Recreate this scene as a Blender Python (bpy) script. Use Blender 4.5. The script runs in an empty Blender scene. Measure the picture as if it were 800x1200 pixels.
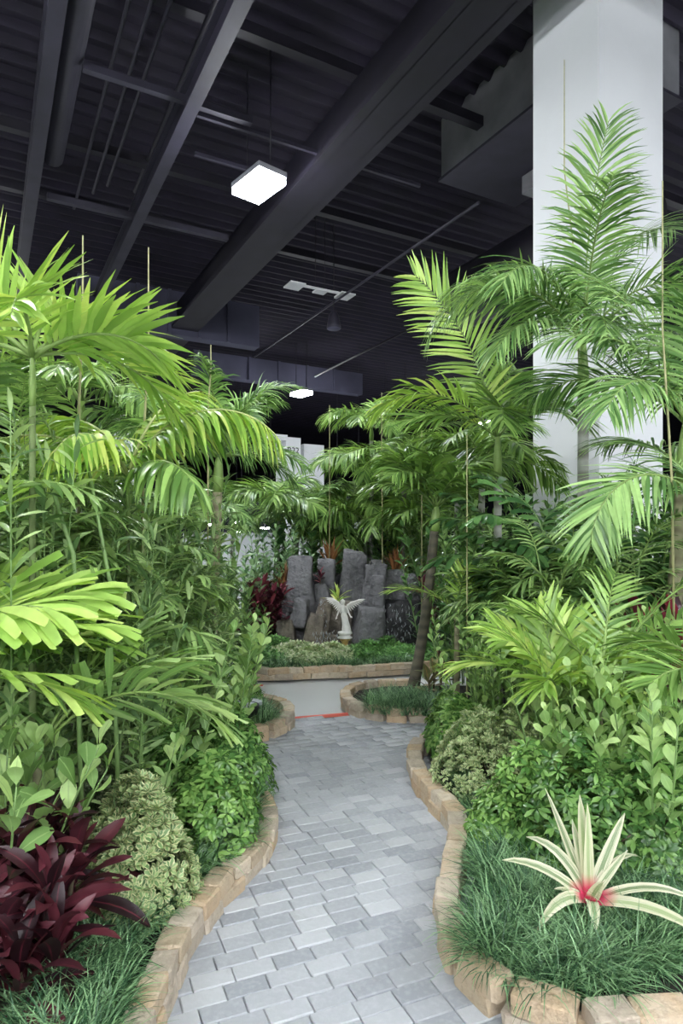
import bpy, bmesh, math, random
import numpy as np
from mathutils import Vector, Matrix, Euler

C = bpy.context.scene.collection
SC = bpy.context.scene
PI = math.pi
R = math.radians

# ------------------------------------------------------------------ camera, light, exposure
F = 760.0            # focal length in pixels of the 800x1200 frame
EYE = 1.7            # eye height
HOR = 634.0          # horizon row
cam = bpy.data.cameras.new('camera')
cam.sensor_fit = 'VERTICAL'
cam.sensor_height = 36.0
cam.lens = F / 1200 * 36
cam.shift_y = (HOR - 600) / 1200
cam.clip_end = 400
camo = bpy.data.objects.new('camera', cam)
C.objects.link(camo)
camo.location = (0, 0, EYE)
camo.rotation_euler = (PI / 2, 0, 0)
SC.camera = camo
SC.view_settings.view_transform = 'Standard'
SC.view_settings.look = 'None'
SC.view_settings.gamma = 1
SC.view_settings.use_curve_mapping = False
SC.view_settings.exposure = 0.0
try:
    SC.cycles.use_denoising = True
    SC.cycles.max_bounces = 6
    SC.cycles.transparent_max_bounces = 8
    SC.cycles.sample_clamp_indirect = 4.0
except Exception:
    pass
w = bpy.data.worlds.new('world')
SC.world = w
w.use_nodes = True
w.node_tree.nodes['Background'].inputs[0].default_value = (0.55, 0.62, 0.8, 1)
w.node_tree.nodes['Background'].inputs[1].default_value = 0.05
LAMP_STRENGTH = 205.0
LAMP_COLOR = (0.93, 0.96, 1.0)


def gp(px, py, z=0.0):
    """The point of the level z that the photograph shows at a pixel."""
    Y = F * (EYE - z) / (py - HOR)
    return Vector(((px - 400) / F * Y, Y, z))


def at(px, py, Y):
    return Vector(((px - 400) / F * Y, Y, EYE - (py - HOR) / F * Y))


def xat(px, Y):
    return (px - 400) / F * Y


def zat(py, Y):
    return EYE - (py - HOR) / F * Y


D1 = Vector((-0.480, 0.877, 0))    # the hall's own axes
D2 = Vector((0.877, 0.480, 0))
HALL = math.atan2(0.480, 0.877)

# ------------------------------------------------------------------ materials


def new_mat(name):
    m = bpy.data.materials.new(name)
    m.use_nodes = True
    nt = m.node_tree
    for n in list(nt.nodes):
        nt.nodes.remove(n)
    out = nt.nodes.new('ShaderNodeOutputMaterial')
    return m, nt, out


def nd(nt, t, **kw):
    n = nt.nodes.new(t)
    for k, v in kw.items():
        if k.startswith('i_'):
            n.inputs[k[2:].replace('_', ' ')].default_value = v
        else:
            setattr(n, k, v)
    return n


def c4(c):
    return (c[0], c[1], c[2], 1)


def mixc(nt, fac, a, b, blend='MIX'):
    n = nt.nodes.new('ShaderNodeMix')
    n.data_type = 'RGBA'
    n.blend_type = blend
    for sock, v in ((n.inputs[0], fac), (n.inputs[6], a), (n.inputs[7], b)):
        if isinstance(v, (int, float)):
            sock.default_value = v
        elif isinstance(v, tuple):
            sock.default_value = c4(v)
        else:
            nt.links.new(v, sock)
    return n.outputs[2]


def math_(nt, op, a, b=None, clamp=False):
    n = nt.nodes.new('ShaderNodeMath')
    n.operation = op
    n.use_clamp = clamp
    for sock, v in ((n.inputs[0], a), (n.inputs[1], b)):
        if v is None:
            continue
        if isinstance(v, (int, float)):
            sock.default_value = v
        else:
            nt.links.new(v, sock)
    return n.outputs[0]


def ramp(nt, fac, stops):
    n = nt.nodes.new('ShaderNodeValToRGB')
    e = n.color_ramp.elements
    while len(e) < len(stops):
        e.new(0.5)
    for el, (p, c) in zip(e, stops):
        el.position = p
        el.color = c4(c)
    nt.links.new(fac, n.inputs[0])
    return n.outputs[0]


def solid(name, col, rough=0.6, metal=0.0, var=0.25, scale=6.0, bump=0.0, bscale=40.0, spec=0.5):
    """Plain surface with a little tone variation and fine relief."""
    m, nt, out = new_mat(name)
    p = nd(nt, 'ShaderNodeBsdfPrincipled')
    tc = nd(nt, 'ShaderNodeTexCoord')
    nz = nd(nt, 'ShaderNodeTexNoise')
    nz.inputs['Scale'].default_value = scale
    nz.inputs['Detail'].default_value = 5
    nt.links.new(tc.outputs['Object'], nz.inputs['Vector'])
    lo = tuple(x * (1 - var) for x in col)
    hi = tuple(min(1, x * (1 + var)) for x in col)
    col_ = ramp(nt, nz.outputs['Fac'], [(0.3, lo), (0.7, hi)])
    nt.links.new(col_, p.inputs['Base Color'])
    p.inputs['Roughness'].default_value = rough
    p.inputs['Metallic'].default_value = metal
    p.inputs['Specular IOR Level'].default_value = spec
    if bump:
        n2 = nd(nt, 'ShaderNodeTexNoise')
        n2.inputs['Scale'].default_value = bscale
        n2.inputs['Detail'].default_value = 6
        nt.links.new(tc.outputs['Object'], n2.inputs['Vector'])
        b = nd(nt, 'ShaderNodeBump')
        b.inputs['Strength'].default_value = bump
        b.inputs['Distance'].default_value = 0.02
        nt.links.new(n2.outputs['Fac'], b.inputs['Height'])
        nt.links.new(b.outputs['Normal'], p.inputs['Normal'])
    nt.links.new(p.outputs[0], out.inputs[0])
    return m


def emit(name, col, strength):
    m, nt, out = new_mat(name)
    e = nd(nt, 'ShaderNodeEmission')
    e.inputs[0].default_value = c4(col)
    e.inputs[1].default_value = strength
    nt.links.new(e.outputs[0], out.inputs[0])
    return m


def leaf_mat(name, lo, hi, rough=0.38, trans=0.28, edge=None, edge_at=0.3, rib=None, base=None, streak=0.0, spec=0.5):
    """Leaf blade: tone differs from leaf to leaf; optional pale margin, midrib and coloured leaf base."""
    def soft(c):
        a = sum(c) / 3
        return tuple(min(.9, (x * .82 + a * .18) * LEAF_GAIN) for x in c)
    lo, hi = soft(lo), soft(hi)
    m, nt, out = new_mat(name)
    p = nd(nt, 'ShaderNodeBsdfPrincipled')
    oi = nd(nt, 'ShaderNodeObjectInfo')
    ge = nd(nt, 'ShaderNodeNewGeometry')
    s = math_(nt, 'FRACT', math_(nt, 'ADD', math_(nt, 'MULTIPLY', oi.outputs['Random'], 5.0), math_(nt, 'MULTIPLY', ge.outputs['Random Per Island'], 3.0)))
    col = ramp(nt, s, [(0.0, tuple(x * .62 for x in lo)), (0.25, lo), (0.75, hi), (1.0, tuple(min(.9, x * 1.22) for x in hi))])
    uv = nd(nt, 'ShaderNodeUVMap')
    sep = nd(nt, 'ShaderNodeSeparateXYZ')
    nt.links.new(uv.outputs[0], sep.inputs[0])
    u = math_(nt, 'ABSOLUTE', math_(nt, 'SUBTRACT', sep.outputs[0], 0.5))
    nz = nd(nt, 'ShaderNodeTexNoise')
    nz.inputs['Scale'].default_value = 30
    nz.inputs['Detail'].default_value = 3
    tc = nd(nt, 'ShaderNodeTexCoord')
    nt.links.new(tc.outputs['Object'], nz.inputs['Vector'])
    if streak:
        wv = nd(nt, 'ShaderNodeTexNoise')
        wv.inputs['Scale'].default_value = 1.0
        mp = nd(nt, 'ShaderNodeMapping')
        mp.inputs['Scale'].default_value = (26, 1.2, 1)
        nt.links.new(uv.outputs[0], mp.inputs[0])
        nt.links.new(mp.outputs[0], wv.inputs['Vector'])
        k = math_(nt, 'MULTIPLY', wv.outputs['Fac'], streak)
        col = mixc(nt, k, col, tuple(x * 0.35 for x in lo))
    else:
        col = mixc(nt, math_(nt, 'MULTIPLY', nz.outputs['Fac'], 0.35), col, tuple(x * 0.55 for x in lo))
    if edge:
        e = math_(nt, 'ADD', u, math_(nt, 'MULTIPLY', math_(nt, 'SUBTRACT', (wv if streak else nz).outputs['Fac'], 0.5), 1.3 if streak else 0.35))
        e = math_(nt, 'GREATER_THAN', e, edge_at)
        col = mixc(nt, e, col, edge)
    if rib:
        r_ = math_(nt, 'LESS_THAN', u, 0.045)
        col = mixc(nt, math_(nt, 'MULTIPLY', r_, 0.8), col, rib)
    if base:
        bt = math_(nt, 'MULTIPLY', math_(nt, 'SUBTRACT', 0.26, sep.outputs[1]), 7.0, True)
        col = mixc(nt, bt, col, base)
    nt.links.new(col, p.inputs['Base Color'])
    p.inputs['Roughness'].default_value = rough
    p.inputs['Specular IOR Level'].default_value = spec
    t = nd(nt, 'ShaderNodeBsdfTranslucent')
    tcx = mixc(nt, 1.0, col, (1.0, 1.0, 0.55), 'MULTIPLY')
    nt.links.new(tcx, t.inputs[0])
    mx = nd(nt, 'ShaderNodeMixShader')
    mx.inputs[0].default_value = trans
    nt.links.new(p.outputs[0], mx.inputs[1])
    nt.links.new(t.outputs[0], mx.inputs[2])
    nt.links.new(mx.outputs[0], out.inputs[0])
    return m


def stone_mat(name, cols, rough=0.85, bump=0.9, stain=(0.16, 0.11, 0.07), stain_amt=0.5):
    m, nt, out = new_mat(name)
    p = nd(nt, 'ShaderNodeBsdfPrincipled')
    oi = nd(nt, 'ShaderNodeObjectInfo')
    ge = nd(nt, 'ShaderNodeNewGeometry')
    tc = nd(nt, 'ShaderNodeTexCoord')
    add = nd(nt, 'ShaderNodeVectorMath')
    add.operation = 'ADD'
    nt.links.new(ge.outputs['Position'], add.inputs[0])
    nt.links.new(oi.outputs['Random'], add.inputs[1])
    n1 = nd(nt, 'ShaderNodeTexNoise')
    n1.inputs['Scale'].default_value = 9
    n1.inputs['Detail'].default_value = 6
    nt.links.new(add.outputs[0], n1.inputs['Vector'])
    s = math_(nt, 'ADD', math_(nt, 'MULTIPLY', oi.outputs['Random'], 0.6), math_(nt, 'MULTIPLY', n1.outputs['Fac'], 0.42))
    k = len(cols)
    col = ramp(nt, s, [(0.12 + 0.76 * i / (k - 1), c) for i, c in enumerate(cols)])
    n2 = nd(nt, 'ShaderNodeTexNoise')
    n2.inputs['Scale'].default_value = 26
    n2.inputs['Detail'].default_value = 8
    n2.inputs['Roughness'].default_value = 0.7
    nt.links.new(add.outputs[0], n2.inputs['Vector'])
    f = math_(nt, 'MULTIPLY', math_(nt, 'SUBTRACT', n2.outputs['Fac'], 0.5), 4.0, True)
    col = mixc(nt, math_(nt, 'MULTIPLY', f, stain_amt), col, stain)
    nt.links.new(col, p.inputs['Base Color'])
    p.inputs['Roughness'].default_value = rough
    b = nd(nt, 'ShaderNodeBump')
    b.inputs['Strength'].default_value = bump
    b.inputs['Distance'].default_value = 0.01
    n3 = nd(nt, 'ShaderNodeTexNoise')
    n3.inputs['Scale'].default_value = 60
    n3.inputs['Detail'].default_value = 6
    nt.links.new(ge.outputs['Position'], n3.inputs['Vector'])
    nt.links.new(n3.outputs['Fac'], b.inputs['Height'])
    nt.links.new(b.outputs['Normal'], p.inputs['Normal'])
    nt.links.new(p.outputs[0], out.inputs[0])
    return m


def paver_mat():
    m, nt, out = new_mat('grey_paver')
    p = nd(nt, 'ShaderNodeBsdfPrincipled')
    oi = nd(nt, 'ShaderNodeObjectInfo')
    ge = nd(nt, 'ShaderNodeNewGeometry')
    r = math_(nt, 'FRACT', math_(nt, 'ADD', oi.outputs['Random'], math_(nt, 'MULTIPLY', ge.outputs['Random Per Island'], 7.3)))
    col = ramp(nt, r, [(0.0, (0.28, 0.298, 0.32)), (0.3, (0.34, 0.357, 0.378)), (0.7, (0.375, 0.393, 0.413)), (1.0, (0.46, 0.478, 0.495))])
    n1 = nd(nt, 'ShaderNodeTexNoise')
    n1.inputs['Scale'].default_value = 3.2
    n1.inputs['Detail'].default_value = 9
    n1.inputs['Roughness'].default_value = 0.72
    nt.links.new(ge.outputs['Position'], n1.inputs['Vector'])
    f = math_(nt, 'MULTIPLY', math_(nt, 'SUBTRACT', n1.outputs['Fac'], 0.58), 5.0, True)
    col = mixc(nt, math_(nt, 'MULTIPLY', f, 0.45), col, (0.17, 0.15, 0.13))
    n2 = nd(nt, 'ShaderNodeTexNoise')
    n2.inputs['Scale'].default_value = 45
    n2.inputs['Detail'].default_value = 6
    nt.links.new(ge.outputs['Position'], n2.inputs['Vector'])
    g = math_(nt, 'MULTIPLY', math_(nt, 'SUBTRACT', n2.outputs['Fac'], 0.45), 3.0, True)
    col = mixc(nt, math_(nt, 'MULTIPLY', g, 0.3), col, (0.56, 0.57, 0.60))
    nt.links.new(col, p.inputs['Base Color'])
    p.inputs['Roughness'].default_value = 0.8
    b = nd(nt, 'ShaderNodeBump')
    b.inputs['Strength'].default_value = 0.35
    b.inputs['Distance'].default_value = 0.006
    nt.links.new(n2.outputs['Fac'], b.inputs['Height'])
    nt.links.new(b.outputs['Normal'], p.inputs['Normal'])
    nt.links.new(p.outputs[0], out.inputs[0])
    return m


def concrete_mat():
    m, nt, out = new_mat('polished_concrete')
    p = nd(nt, 'ShaderNodeBsdfPrincipled')
    tc = nd(nt, 'ShaderNodeTexCoord')
    n1 = nd(nt, 'ShaderNodeTexNoise')
    n1.inputs['Scale'].default_value = 0.7
    n1.inputs['Detail'].default_value = 3
    nt.links.new(tc.outputs['Object'], n1.inputs['Vector'])
    col = ramp(nt, n1.outputs['Fac'], [(0.2, (0.56, 0.585, 0.59)), (0.8, (0.62, 0.645, 0.65))])
    nt.links.new(col, p.inputs['Base Color'])
    p.inputs['Roughness'].default_value = 0.3
    nt.links.new(p.outputs[0], out.inputs[0])
    return m


def rock_mat(name, base, dark, pale, rough=0.62):
    """Sprayed artificial rock: grey with darker patches and pale mineral streaks."""
    m, nt, out = new_mat(name)
    p = nd(nt, 'ShaderNodeBsdfPrincipled')
    ge = nd(nt, 'ShaderNodeNewGeometry')
    mp = nd(nt, 'ShaderNodeMapping')
    mp.inputs['Scale'].default_value = (1, 1, 0.35)
    nt.links.new(ge.outputs['Position'], mp.inputs[0])
    n1 = nd(nt, 'ShaderNodeTexNoise')
    n1.inputs['Scale'].default_value = 5
    n1.inputs['Detail'].default_value = 8
    n1.inputs['Roughness'].default_value = 0.65
    nt.links.new(mp.outputs[0], n1.inputs['Vector'])
    col = ramp(nt, n1.outputs['Fac'], [(0.3, dark), (0.52, base), (0.66, base), (0.82, pale)])
    nt.links.new(col, p.inputs['Base Color'])
    p.inputs['Roughness'].default_value = rough
    n2 = nd(nt, 'ShaderNodeTexNoise')
    n2.inputs['Scale'].default_value = 14
    n2.inputs['Detail'].default_value = 8
    nt.links.new(ge.outputs['Position'], n2.inputs['Vector'])
    b = nd(nt, 'ShaderNodeBump')
    b.inputs['Strength'].default_value = 0.9
    b.inputs['Distance'].default_value = 0.07
    nt.links.new(n2.outputs['Fac'], b.inputs['Height'])
    nt.links.new(b.outputs['Normal'], p.inputs['Normal'])
    nt.links.new(p.outputs[0], out.inputs[0])
    return m


def trunk_mat(name, a, b_, ring=0.6, rscale=16):
    m, nt, out = new_mat(name)
    p = nd(nt, 'ShaderNodeBsdfPrincipled')
    tc = nd(nt, 'ShaderNodeTexCoord')
    wv = nd(nt, 'ShaderNodeTexWave')
    wv.bands_direction = 'Z'
    wv.inputs['Scale'].default_value = rscale / 10
    wv.inputs['Distortion'].default_value = 1.5
    wv.inputs['Detail'].default_value = 3
    nt.links.new(tc.outputs['Object'], wv.inputs['Vector'])
    nz = nd(nt, 'ShaderNodeTexNoise')
    nz.inputs['Scale'].default_value = 14
    nz.inputs['Detail'].default_value = 6
    nt.links.new(tc.outputs['Object'], nz.inputs['Vector'])
    f = math_(nt, 'ADD', math_(nt, 'MULTIPLY', wv.outputs['Fac'], ring), math_(nt, 'MULTIPLY', nz.outputs['Fac'], 1 - ring))
    col = ramp(nt, f, [(0.15, b_), (0.6, a)])
    nt.links.new(col, p.inputs['Base Color'])
    p.inputs['Roughness'].default_value = 0.75
    b = nd(nt, 'ShaderNodeBump')
    b.inputs['Strength'].default_value = 0.4
    b.inputs['Distance'].default_value = 0.01
    nt.links.new(f, b.inputs['Height'])
    nt.links.new(b.outputs['Normal'], p.inputs['Normal'])
    nt.links.new(p.outputs[0], out.inputs[0])
    return m


LEAF_GAIN = 1.95
M = {}
M['lamp'] = emit('lamp_panel', LAMP_COLOR, LAMP_STRENGTH)
M['far_lamp'] = emit('far_lamp_panel', LAMP_COLOR, 30.0)
M['ceiling'] = solid('dark_painted_ceiling', (0.0080, 0.0052, 0.0160), 0.8, var=0.4, scale=1.0)
M['steel'] = solid('dark_painted_steel', (0.0048, 0.0036, 0.0095), 0.6, var=0.4, scale=2.0)
M['steel_pale'] = solid('grey_painted_steel', (0.022, 0.020, 0.033), 0.55, var=0.3, scale=2.0)
M['duct_box'] = solid('grey_sheet_metal', (0.20, 0.20, 0.215), 0.5, var=0.25, scale=1.5)
M['soffit'] = solid('blue_grey_soffit', (0.07, 0.07, 0.11), 0.8, var=0.25, scale=0.5)
M['hall_wall'] = solid('dark_hall_wall', (0.022, 0.022, 0.036), 0.9, var=0.4, scale=0.3)
M['white_paint'] = solid('white_painted_concrete', (0.72, 0.74, 0.75), 0.7, var=0.05, scale=0.8, bump=0.1, bscale=8)
M['drape'] = solid('white_drape', (0.62, 0.65, 0.66), 0.8, var=0.1, scale=2)
M['lamp_body'] = solid('lamp_housing', (0.25, 0.25, 0.28), 0.5, var=0.1)
M['panel_white'] = solid('white_panel', (0.75, 0.76, 0.76), 0.5, var=0.05)
M['concrete'] = concrete_mat()
M['paver'] = paver_mat()
M['sand'] = solid('bedding_sand', (0.13, 0.125, 0.12), 0.95, var=0.3, scale=30, bump=0.3, bscale=120)
M['wall_stone'] = stone_mat('tumbled_wall_stone', [(0.34, 0.27, 0.19), (0.46, 0.37, 0.26), (0.49, 0.36, 0.23), (0.54, 0.46, 0.35), (0.40, 0.34, 0.27), (0.59, 0.51, 0.40)])
M['soil'] = solid('dark_soil', (0.018, 0.014, 0.011), 0.95, var=0.6, scale=25, bump=0.8, bscale=70)
M['tape'] = solid('red_tape', (0.75, 0.16, 0.12), 0.6, var=0.1)
M['rock'] = rock_mat('grey_rock', (0.17, 0.17, 0.18), (0.05, 0.05, 0.055), (0.36, 0.36, 0.37))
M['rock_brown'] = rock_mat('brown_rock', (0.19, 0.165, 0.13), (0.045, 0.04, 0.033), (0.38, 0.33, 0.25))
M['rock_wet'] = rock_mat('wet_dark_rock', (0.045, 0.045, 0.05), (0.014, 0.014, 0.016), (0.3, 0.3, 0.31), 0.25)
M['statue'] = solid('white_cast_stone', (0.90, 0.885, 0.85), 0.6, var=0.06, scale=20, bump=0.15, bscale=60)
M['gold'] = solid('ochre_pedestal', (0.62, 0.43, 0.15), 0.5, var=0.25, scale=18)
M['cane'] = solid('bamboo_cane', (0.34, 0.33, 0.16), 0.6, var=0.2, scale=20)
M['ink'] = solid('black_ink', (0.02, 0.02, 0.025), 0.7, var=0.0)
M['black_pot'] = solid('black_plastic', (0.02, 0.02, 0.022), 0.45, var=0.1)
M['slab'] = solid('grey_slab', (0.42, 0.46, 0.47), 0.6, var=0.15, scale=12, bump=0.2)

# greens (linear)
M['lf_palm'] = leaf_mat('palm_leaflet', (0.065, 0.15, 0.022), (0.19, 0.32, 0.06), 0.32, 0.30)
M['lf_bright'] = leaf_mat('bright_leaflet', (0.16, 0.30, 0.03), (0.33, 0.49, 0.08), 0.33, 0.34)
M['lf_yellow'] = leaf_mat('yellow_green_leaflet', (0.18, 0.36, 0.03), (0.38, 0.55, 0.07), 0.36, 0.36)
M['lf_foxtail'] = leaf_mat('foxtail_leaflet', (0.07, 0.17, 0.035), (0.19, 0.33, 0.08), 0.42, 0.28)
M['lf_feather'] = leaf_mat('feather_palm_leaflet', (0.06, 0.15, 0.03), (0.22, 0.36, 0.10), 0.32, 0.25)
M['lf_deep'] = leaf_mat('deep_green_leaf', (0.022, 0.075, 0.018), (0.075, 0.18, 0.04), 0.28, 0.22)
M['lf_mid'] = leaf_mat('mid_green_leaf', (0.06, 0.14, 0.03), (0.18, 0.30, 0.08), 0.30, 0.28, rib=(0.25, 0.40, 0.14))
M['lf_cane'] = leaf_mat('cane_palm_leaflet', (0.07, 0.155, 0.03), (0.21, 0.33, 0.09), 0.33, 0.30)
M['lf_clusia'] = leaf_mat('clusia_leaf', (0.12, 0.24, 0.05), (0.29, 0.42, 0.13), 0.46, 0.30, rib=(0.38, 0.55, 0.22))
M['lf_scheff'] = leaf_mat('umbrella_leaf', (0.028, 0.09, 0.015), (0.10, 0.21, 0.035), 0.26, 0.24)
M['lf_scheff_bright'] = leaf_mat('bright_umbrella_leaf', (0.05, 0.14, 0.02), (0.155, 0.29, 0.05), 0.27, 0.26)
M['lf_vari'] = leaf_mat('cream_edged_leaf', (0.07, 0.15, 0.04), (0.17, 0.27, 0.09), 0.45, 0.2, edge=(0.56, 0.58, 0.32), edge_at=0.27)
M['lf_vari_dark'] = leaf_mat('dull_cream_edged_leaf', (0.035, 0.07, 0.025), (0.08, 0.12, 0.05), 0.5, 0.15, edge=(0.30, 0.30, 0.18), edge_at=0.36)
M['lf_bamboo'] = leaf_mat('bamboo_like_leaf', (0.08, 0.16, 0.05), (0.24, 0.34, 0.12), 0.36, 0.28)
M['lf_blue'] = leaf_mat('bluish_green_leaf', (0.07, 0.17, 0.07), (0.24, 0.38, 0.20), 0.34, 0.25)
M['lf_pale'] = leaf_mat('pale_variegated_leaf', (0.20, 0.31, 0.12), (0.44, 0.54, 0.28), 0.45, 0.25)
M['lf_red'] = leaf_mat('burgundy_leaf', (0.016, 0.004, 0.007), (0.075, 0.010, 0.018), 0.42, 0.14, rib=(0.13, 0.02, 0.035), streak=0.5)
M['lf_maroon'] = leaf_mat('maroon_leaf', (0.035, 0.006, 0.012), (0.14, 0.018, 0.035), 0.42, 0.2)
M['lf_crimson'] = leaf_mat('crimson_leaf', (0.03, 0.004, 0.012), (0.22, 0.008, 0.035), 0.33, 0.2, streak=0.3)
M['lf_orange'] = leaf_mat('orange_leaf', (0.13, 0.05, 0.015), (0.26, 0.11, 0.025), 0.5, 0.3)
M['lf_croton'] = leaf_mat('croton_leaf', (0.05, 0.02, 0.02), (0.14, 0.16, 0.05), 0.35, 0.2, rib=(0.5, 0.25, 0.12))
M['lf_cream'] = leaf_mat('cream_striped_leaf', (0.14, 0.21, 0.08), (0.24, 0.31, 0.13), 0.42, 0.25, edge=(0.64, 0.63, 0.45), edge_at=0.18, base=(0.62, 0.05, 0.12), streak=0.75)
M['lf_brom'] = leaf_mat('lime_leaf', (0.22, 0.40, 0.05), (0.45, 0.55, 0.10), 0.4, 0.3)
M['lf_grass'] = leaf_mat('mondo_blade', (0.020, 0.075, 0.028), (0.15, 0.28, 0.12), 0.40, 0.2)
M['lf_ground'] = leaf_mat('groundcover_leaf', (0.05, 0.16, 0.03), (0.14, 0.32, 0.07), 0.45, 0.25)
M['rachis'] = solid('green_rachis', (0.20, 0.30, 0.08), 0.5, var=0.2, scale=10)
M['rachis_pale'] = solid('pale_rachis', (0.42, 0.48, 0.18), 0.5, var=0.2, scale=10)
M['stem'] = solid('green_stem', (0.17, 0.28, 0.09), 0.5, var=0.25, scale=10)
M['stem_woody'] = solid('woody_stem', (0.09, 0.07, 0.04), 0.8, var=0.3, scale=20)
M['trunk_grey'] = trunk_mat('ringed_grey_trunk', (0.34, 0.35, 0.31), (0.15, 0.15, 0.12))
M['trunk_tan'] = trunk_mat('ringed_tan_trunk', (0.30, 0.29, 0.17), (0.14, 0.12, 0.07), 0.35, 30)
M['trunk_dark'] = trunk_mat('dark_trunk', (0.10, 0.09, 0.06), (0.03, 0.028, 0.022), 0.35, 30)
M['stalk_green'] = trunk_mat('green_ringed_stalk', (0.16, 0.22, 0.08), (0.09, 0.12, 0.045), 0.35, 30)
M['crownshaft'] = solid('green_crownshaft', (0.24, 0.36, 0.10), 0.45, var=0.2, scale=8)
M['dry'] = solid('dry_flower_stalk', (0.26, 0.21, 0.11), 0.8, var=0.3, scale=15)

# ------------------------------------------------------------------ mesh helpers


class Geo:
    def __init__(s):
        s.v, s.f, s.uv, s.m = [], [], [], []

    def add(s, verts, faces, uvs=None, mat=0):
        o = len(s.v)
        s.v.extend([tuple(p) for p in verts])
        s.f.extend([tuple(i + o for i in f) for f in faces])
        s.uv.extend(uvs if uvs is not None else [(0.5, 0.5)] * len(verts))
        s.m.extend([mat] * len(faces))

    def mesh(s, name, mats, smooth=True):
        me = bpy.data.meshes.new(name)
        me.from_pydata(s.v, [], s.f)
        n = len(me.loops)
        ul = me.uv_layers.new(name='UVMap')
        li = np.empty(n, dtype=np.int32)
        me.loops.foreach_get('vertex_index', li)
        ul.data.foreach_set('uv', np.asarray(s.uv, dtype=np.float32)[li].ravel())
        me.polygons.foreach_set('material_index', np.asarray(s.m, dtype=np.int32))
        if smooth:
            me.polygons.foreach_set('use_smooth', np.ones(len(me.polygons), dtype=bool))
        for m in mats:
            me.materials.append(m)
        me.update()
        return me

    def arrays(s):
        return np.asarray(s.v, dtype=np.float32), s.f, np.asarray(s.uv, dtype=np.float32)


def tube(g, pts, radii, sides=6, mat=0, cap=True):
    pts = [Vector(p) for p in pts]
    n = len(pts)
    if isinstance(radii, (int, float)):
        radii = [radii] * n
    vs, fs = [], []
    ref = Vector((0.31, 0.95, 0.05)) if abs((pts[-1] - pts[0]).normalized().z) > 0.6 else Vector((0.05, 0.1, 0.99))
    for i in range(n):
        t = (pts[min(i + 1, n - 1)] - pts[max(i - 1, 0)]).normalized()
        a = t.cross(ref).normalized()
        b = t.cross(a)
        for k in range(sides):
            an = 2 * PI * k / sides
            vs.append(pts[i] + (a * math.cos(an) + b * math.sin(an)) * radii[i])
    for i in range(n - 1):
        for k in range(sides):
            k2 = (k + 1) % sides
            fs.append((i * sides + k, i * sides + k2, (i + 1) * sides + k2, (i + 1) * sides + k))
    if cap:
        fs.append(tuple(range(sides))[::-1])
        fs.append(tuple((n - 1) * sides + k for k in range(sides)))
    g.add(vs, fs, None, mat)


def box(g, cx, cy, cz, sx, sy, sz, rot=0.0, mat=0):
    c, s = math.cos(rot), math.sin(rot)
    vs = []
    for dz in (-1, 1):
        for dx, dy in ((-1, -1), (1, -1), (1, 1), (-1, 1)):
            x, y = dx * sx / 2, dy * sy / 2
            vs.append((cx + x * c - y * s, cy + x * s + y * c, cz + dz * sz / 2))
    g.add(vs, [(3, 2, 1, 0), (4, 5, 6, 7), (0, 1, 5, 4), (1, 2, 6, 5), (2, 3, 7, 6), (3, 0, 4, 7)], None, mat)


def lathe(g, prof, cx=0, cy=0, cz=0, sides=16, mat=0):
    vs, fs = [], []
    for r_, z in prof:
        for k in range(sides):
            a = 2 * PI * k / sides
            vs.append((cx + r_ * math.cos(a), cy + r_ * math.sin(a), cz + z))
    for i in range(len(prof) - 1):
        for k in range(sides):
            k2 = (k + 1) % sides
            fs.append((i * sides + k, i * sides + k2, (i + 1) * sides + k2, (i + 1) * sides + k))
    fs.append(tuple(range(sides))[::-1])
    fs.append(tuple((len(prof) - 1) * sides + k for k in range(sides)))
    g.add(vs, fs, None, mat)


def strip(g, base, d, up, L, W, prof, nseg=4, bend=0.0, fold=0.25, mat=0, twist=0.0):
    """One leaf blade: starts at base, heads along d, face towards up; bend pulls it down along its length."""
    p = Vector(base)
    d = Vector(d).normalized()
    up = Vector(up)
    vs, uvs, fs = [], [], []
    st = L / nseg
    for i in range(nseg + 1):
        t = i / nseg
        side = d.cross(up)
        if side.length < 1e-4:
            side = d.cross(Vector((0.3, 0.9, 0.1)))
        side.normalize()
        if twist:
            side = (Matrix.Rotation(twist * t, 3, d) @ side)
        nr = side.cross(d).normalized()
        wd = W * prof(t) * 0.5
        if fold:
            vs += [p - side * wd + nr * wd * fold, p.copy(), p + side * wd + nr * wd * fold]
            uvs += [(0, t), (0.5, t), (1, t)]
        else:
            vs += [p - side * wd, p + side * wd]
            uvs += [(0, t), (1, t)]
        up = nr
        d = (d + Vector((0, 0, -1)) * bend * (0.5 + t) / nseg).normalized()
        p = p + d * st
    k = 3 if fold else 2
    for i in range(nseg):
        for j in range(k - 1):
            a = i * k + j
            fs.append((a, a + 1, a + k + 1, a + k))
    g.add(vs, fs, uvs, mat)


def pr_lance(t):            # lanceolate
    return max(0.04, (math.sin(PI * min(1, t * 0.93 + 0.07)) ** 0.75))


def pr_leaflet(t):          # narrow palm leaflet
    return max(0.05, min(1.0, t * 5 + 0.35) * (1 - t ** 2.2) ** 0.8)


def pr_jag(t):              # leaflet with a blunt, cut-off tip
    return max(0.1, min(1.0, 0.3 + t * 1.3)) * (1.0 if t < 0.95 else 0.72)


def pr_obov(t):             # rounded, widest beyond the middle
    return max(0.07, math.sin(PI * min(1.0, t ** 1.5)) ** 0.55) if t < 0.999 else 0.18


def pr_oval(t):
    return max(0.05, math.sin(PI * t) ** 0.65)


def pr_strap(t):
    return max(0.05, min(1, 0.75 + t) * (1 - t ** 3) ** 0.7)


# ------------------------------------------------------------------ objects


LABELS = {}


def thing(name, label, cat, loc=(0, 0, 0), rz=0.0, group=None):
    o = bpy.data.objects.new(name, None)
    o.empty_display_size = 0.1
    C.objects.link(o)
    o.location = loc
    o.rotation_euler = (0, 0, rz)
    tag(o, label, cat, group)
    return o


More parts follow.
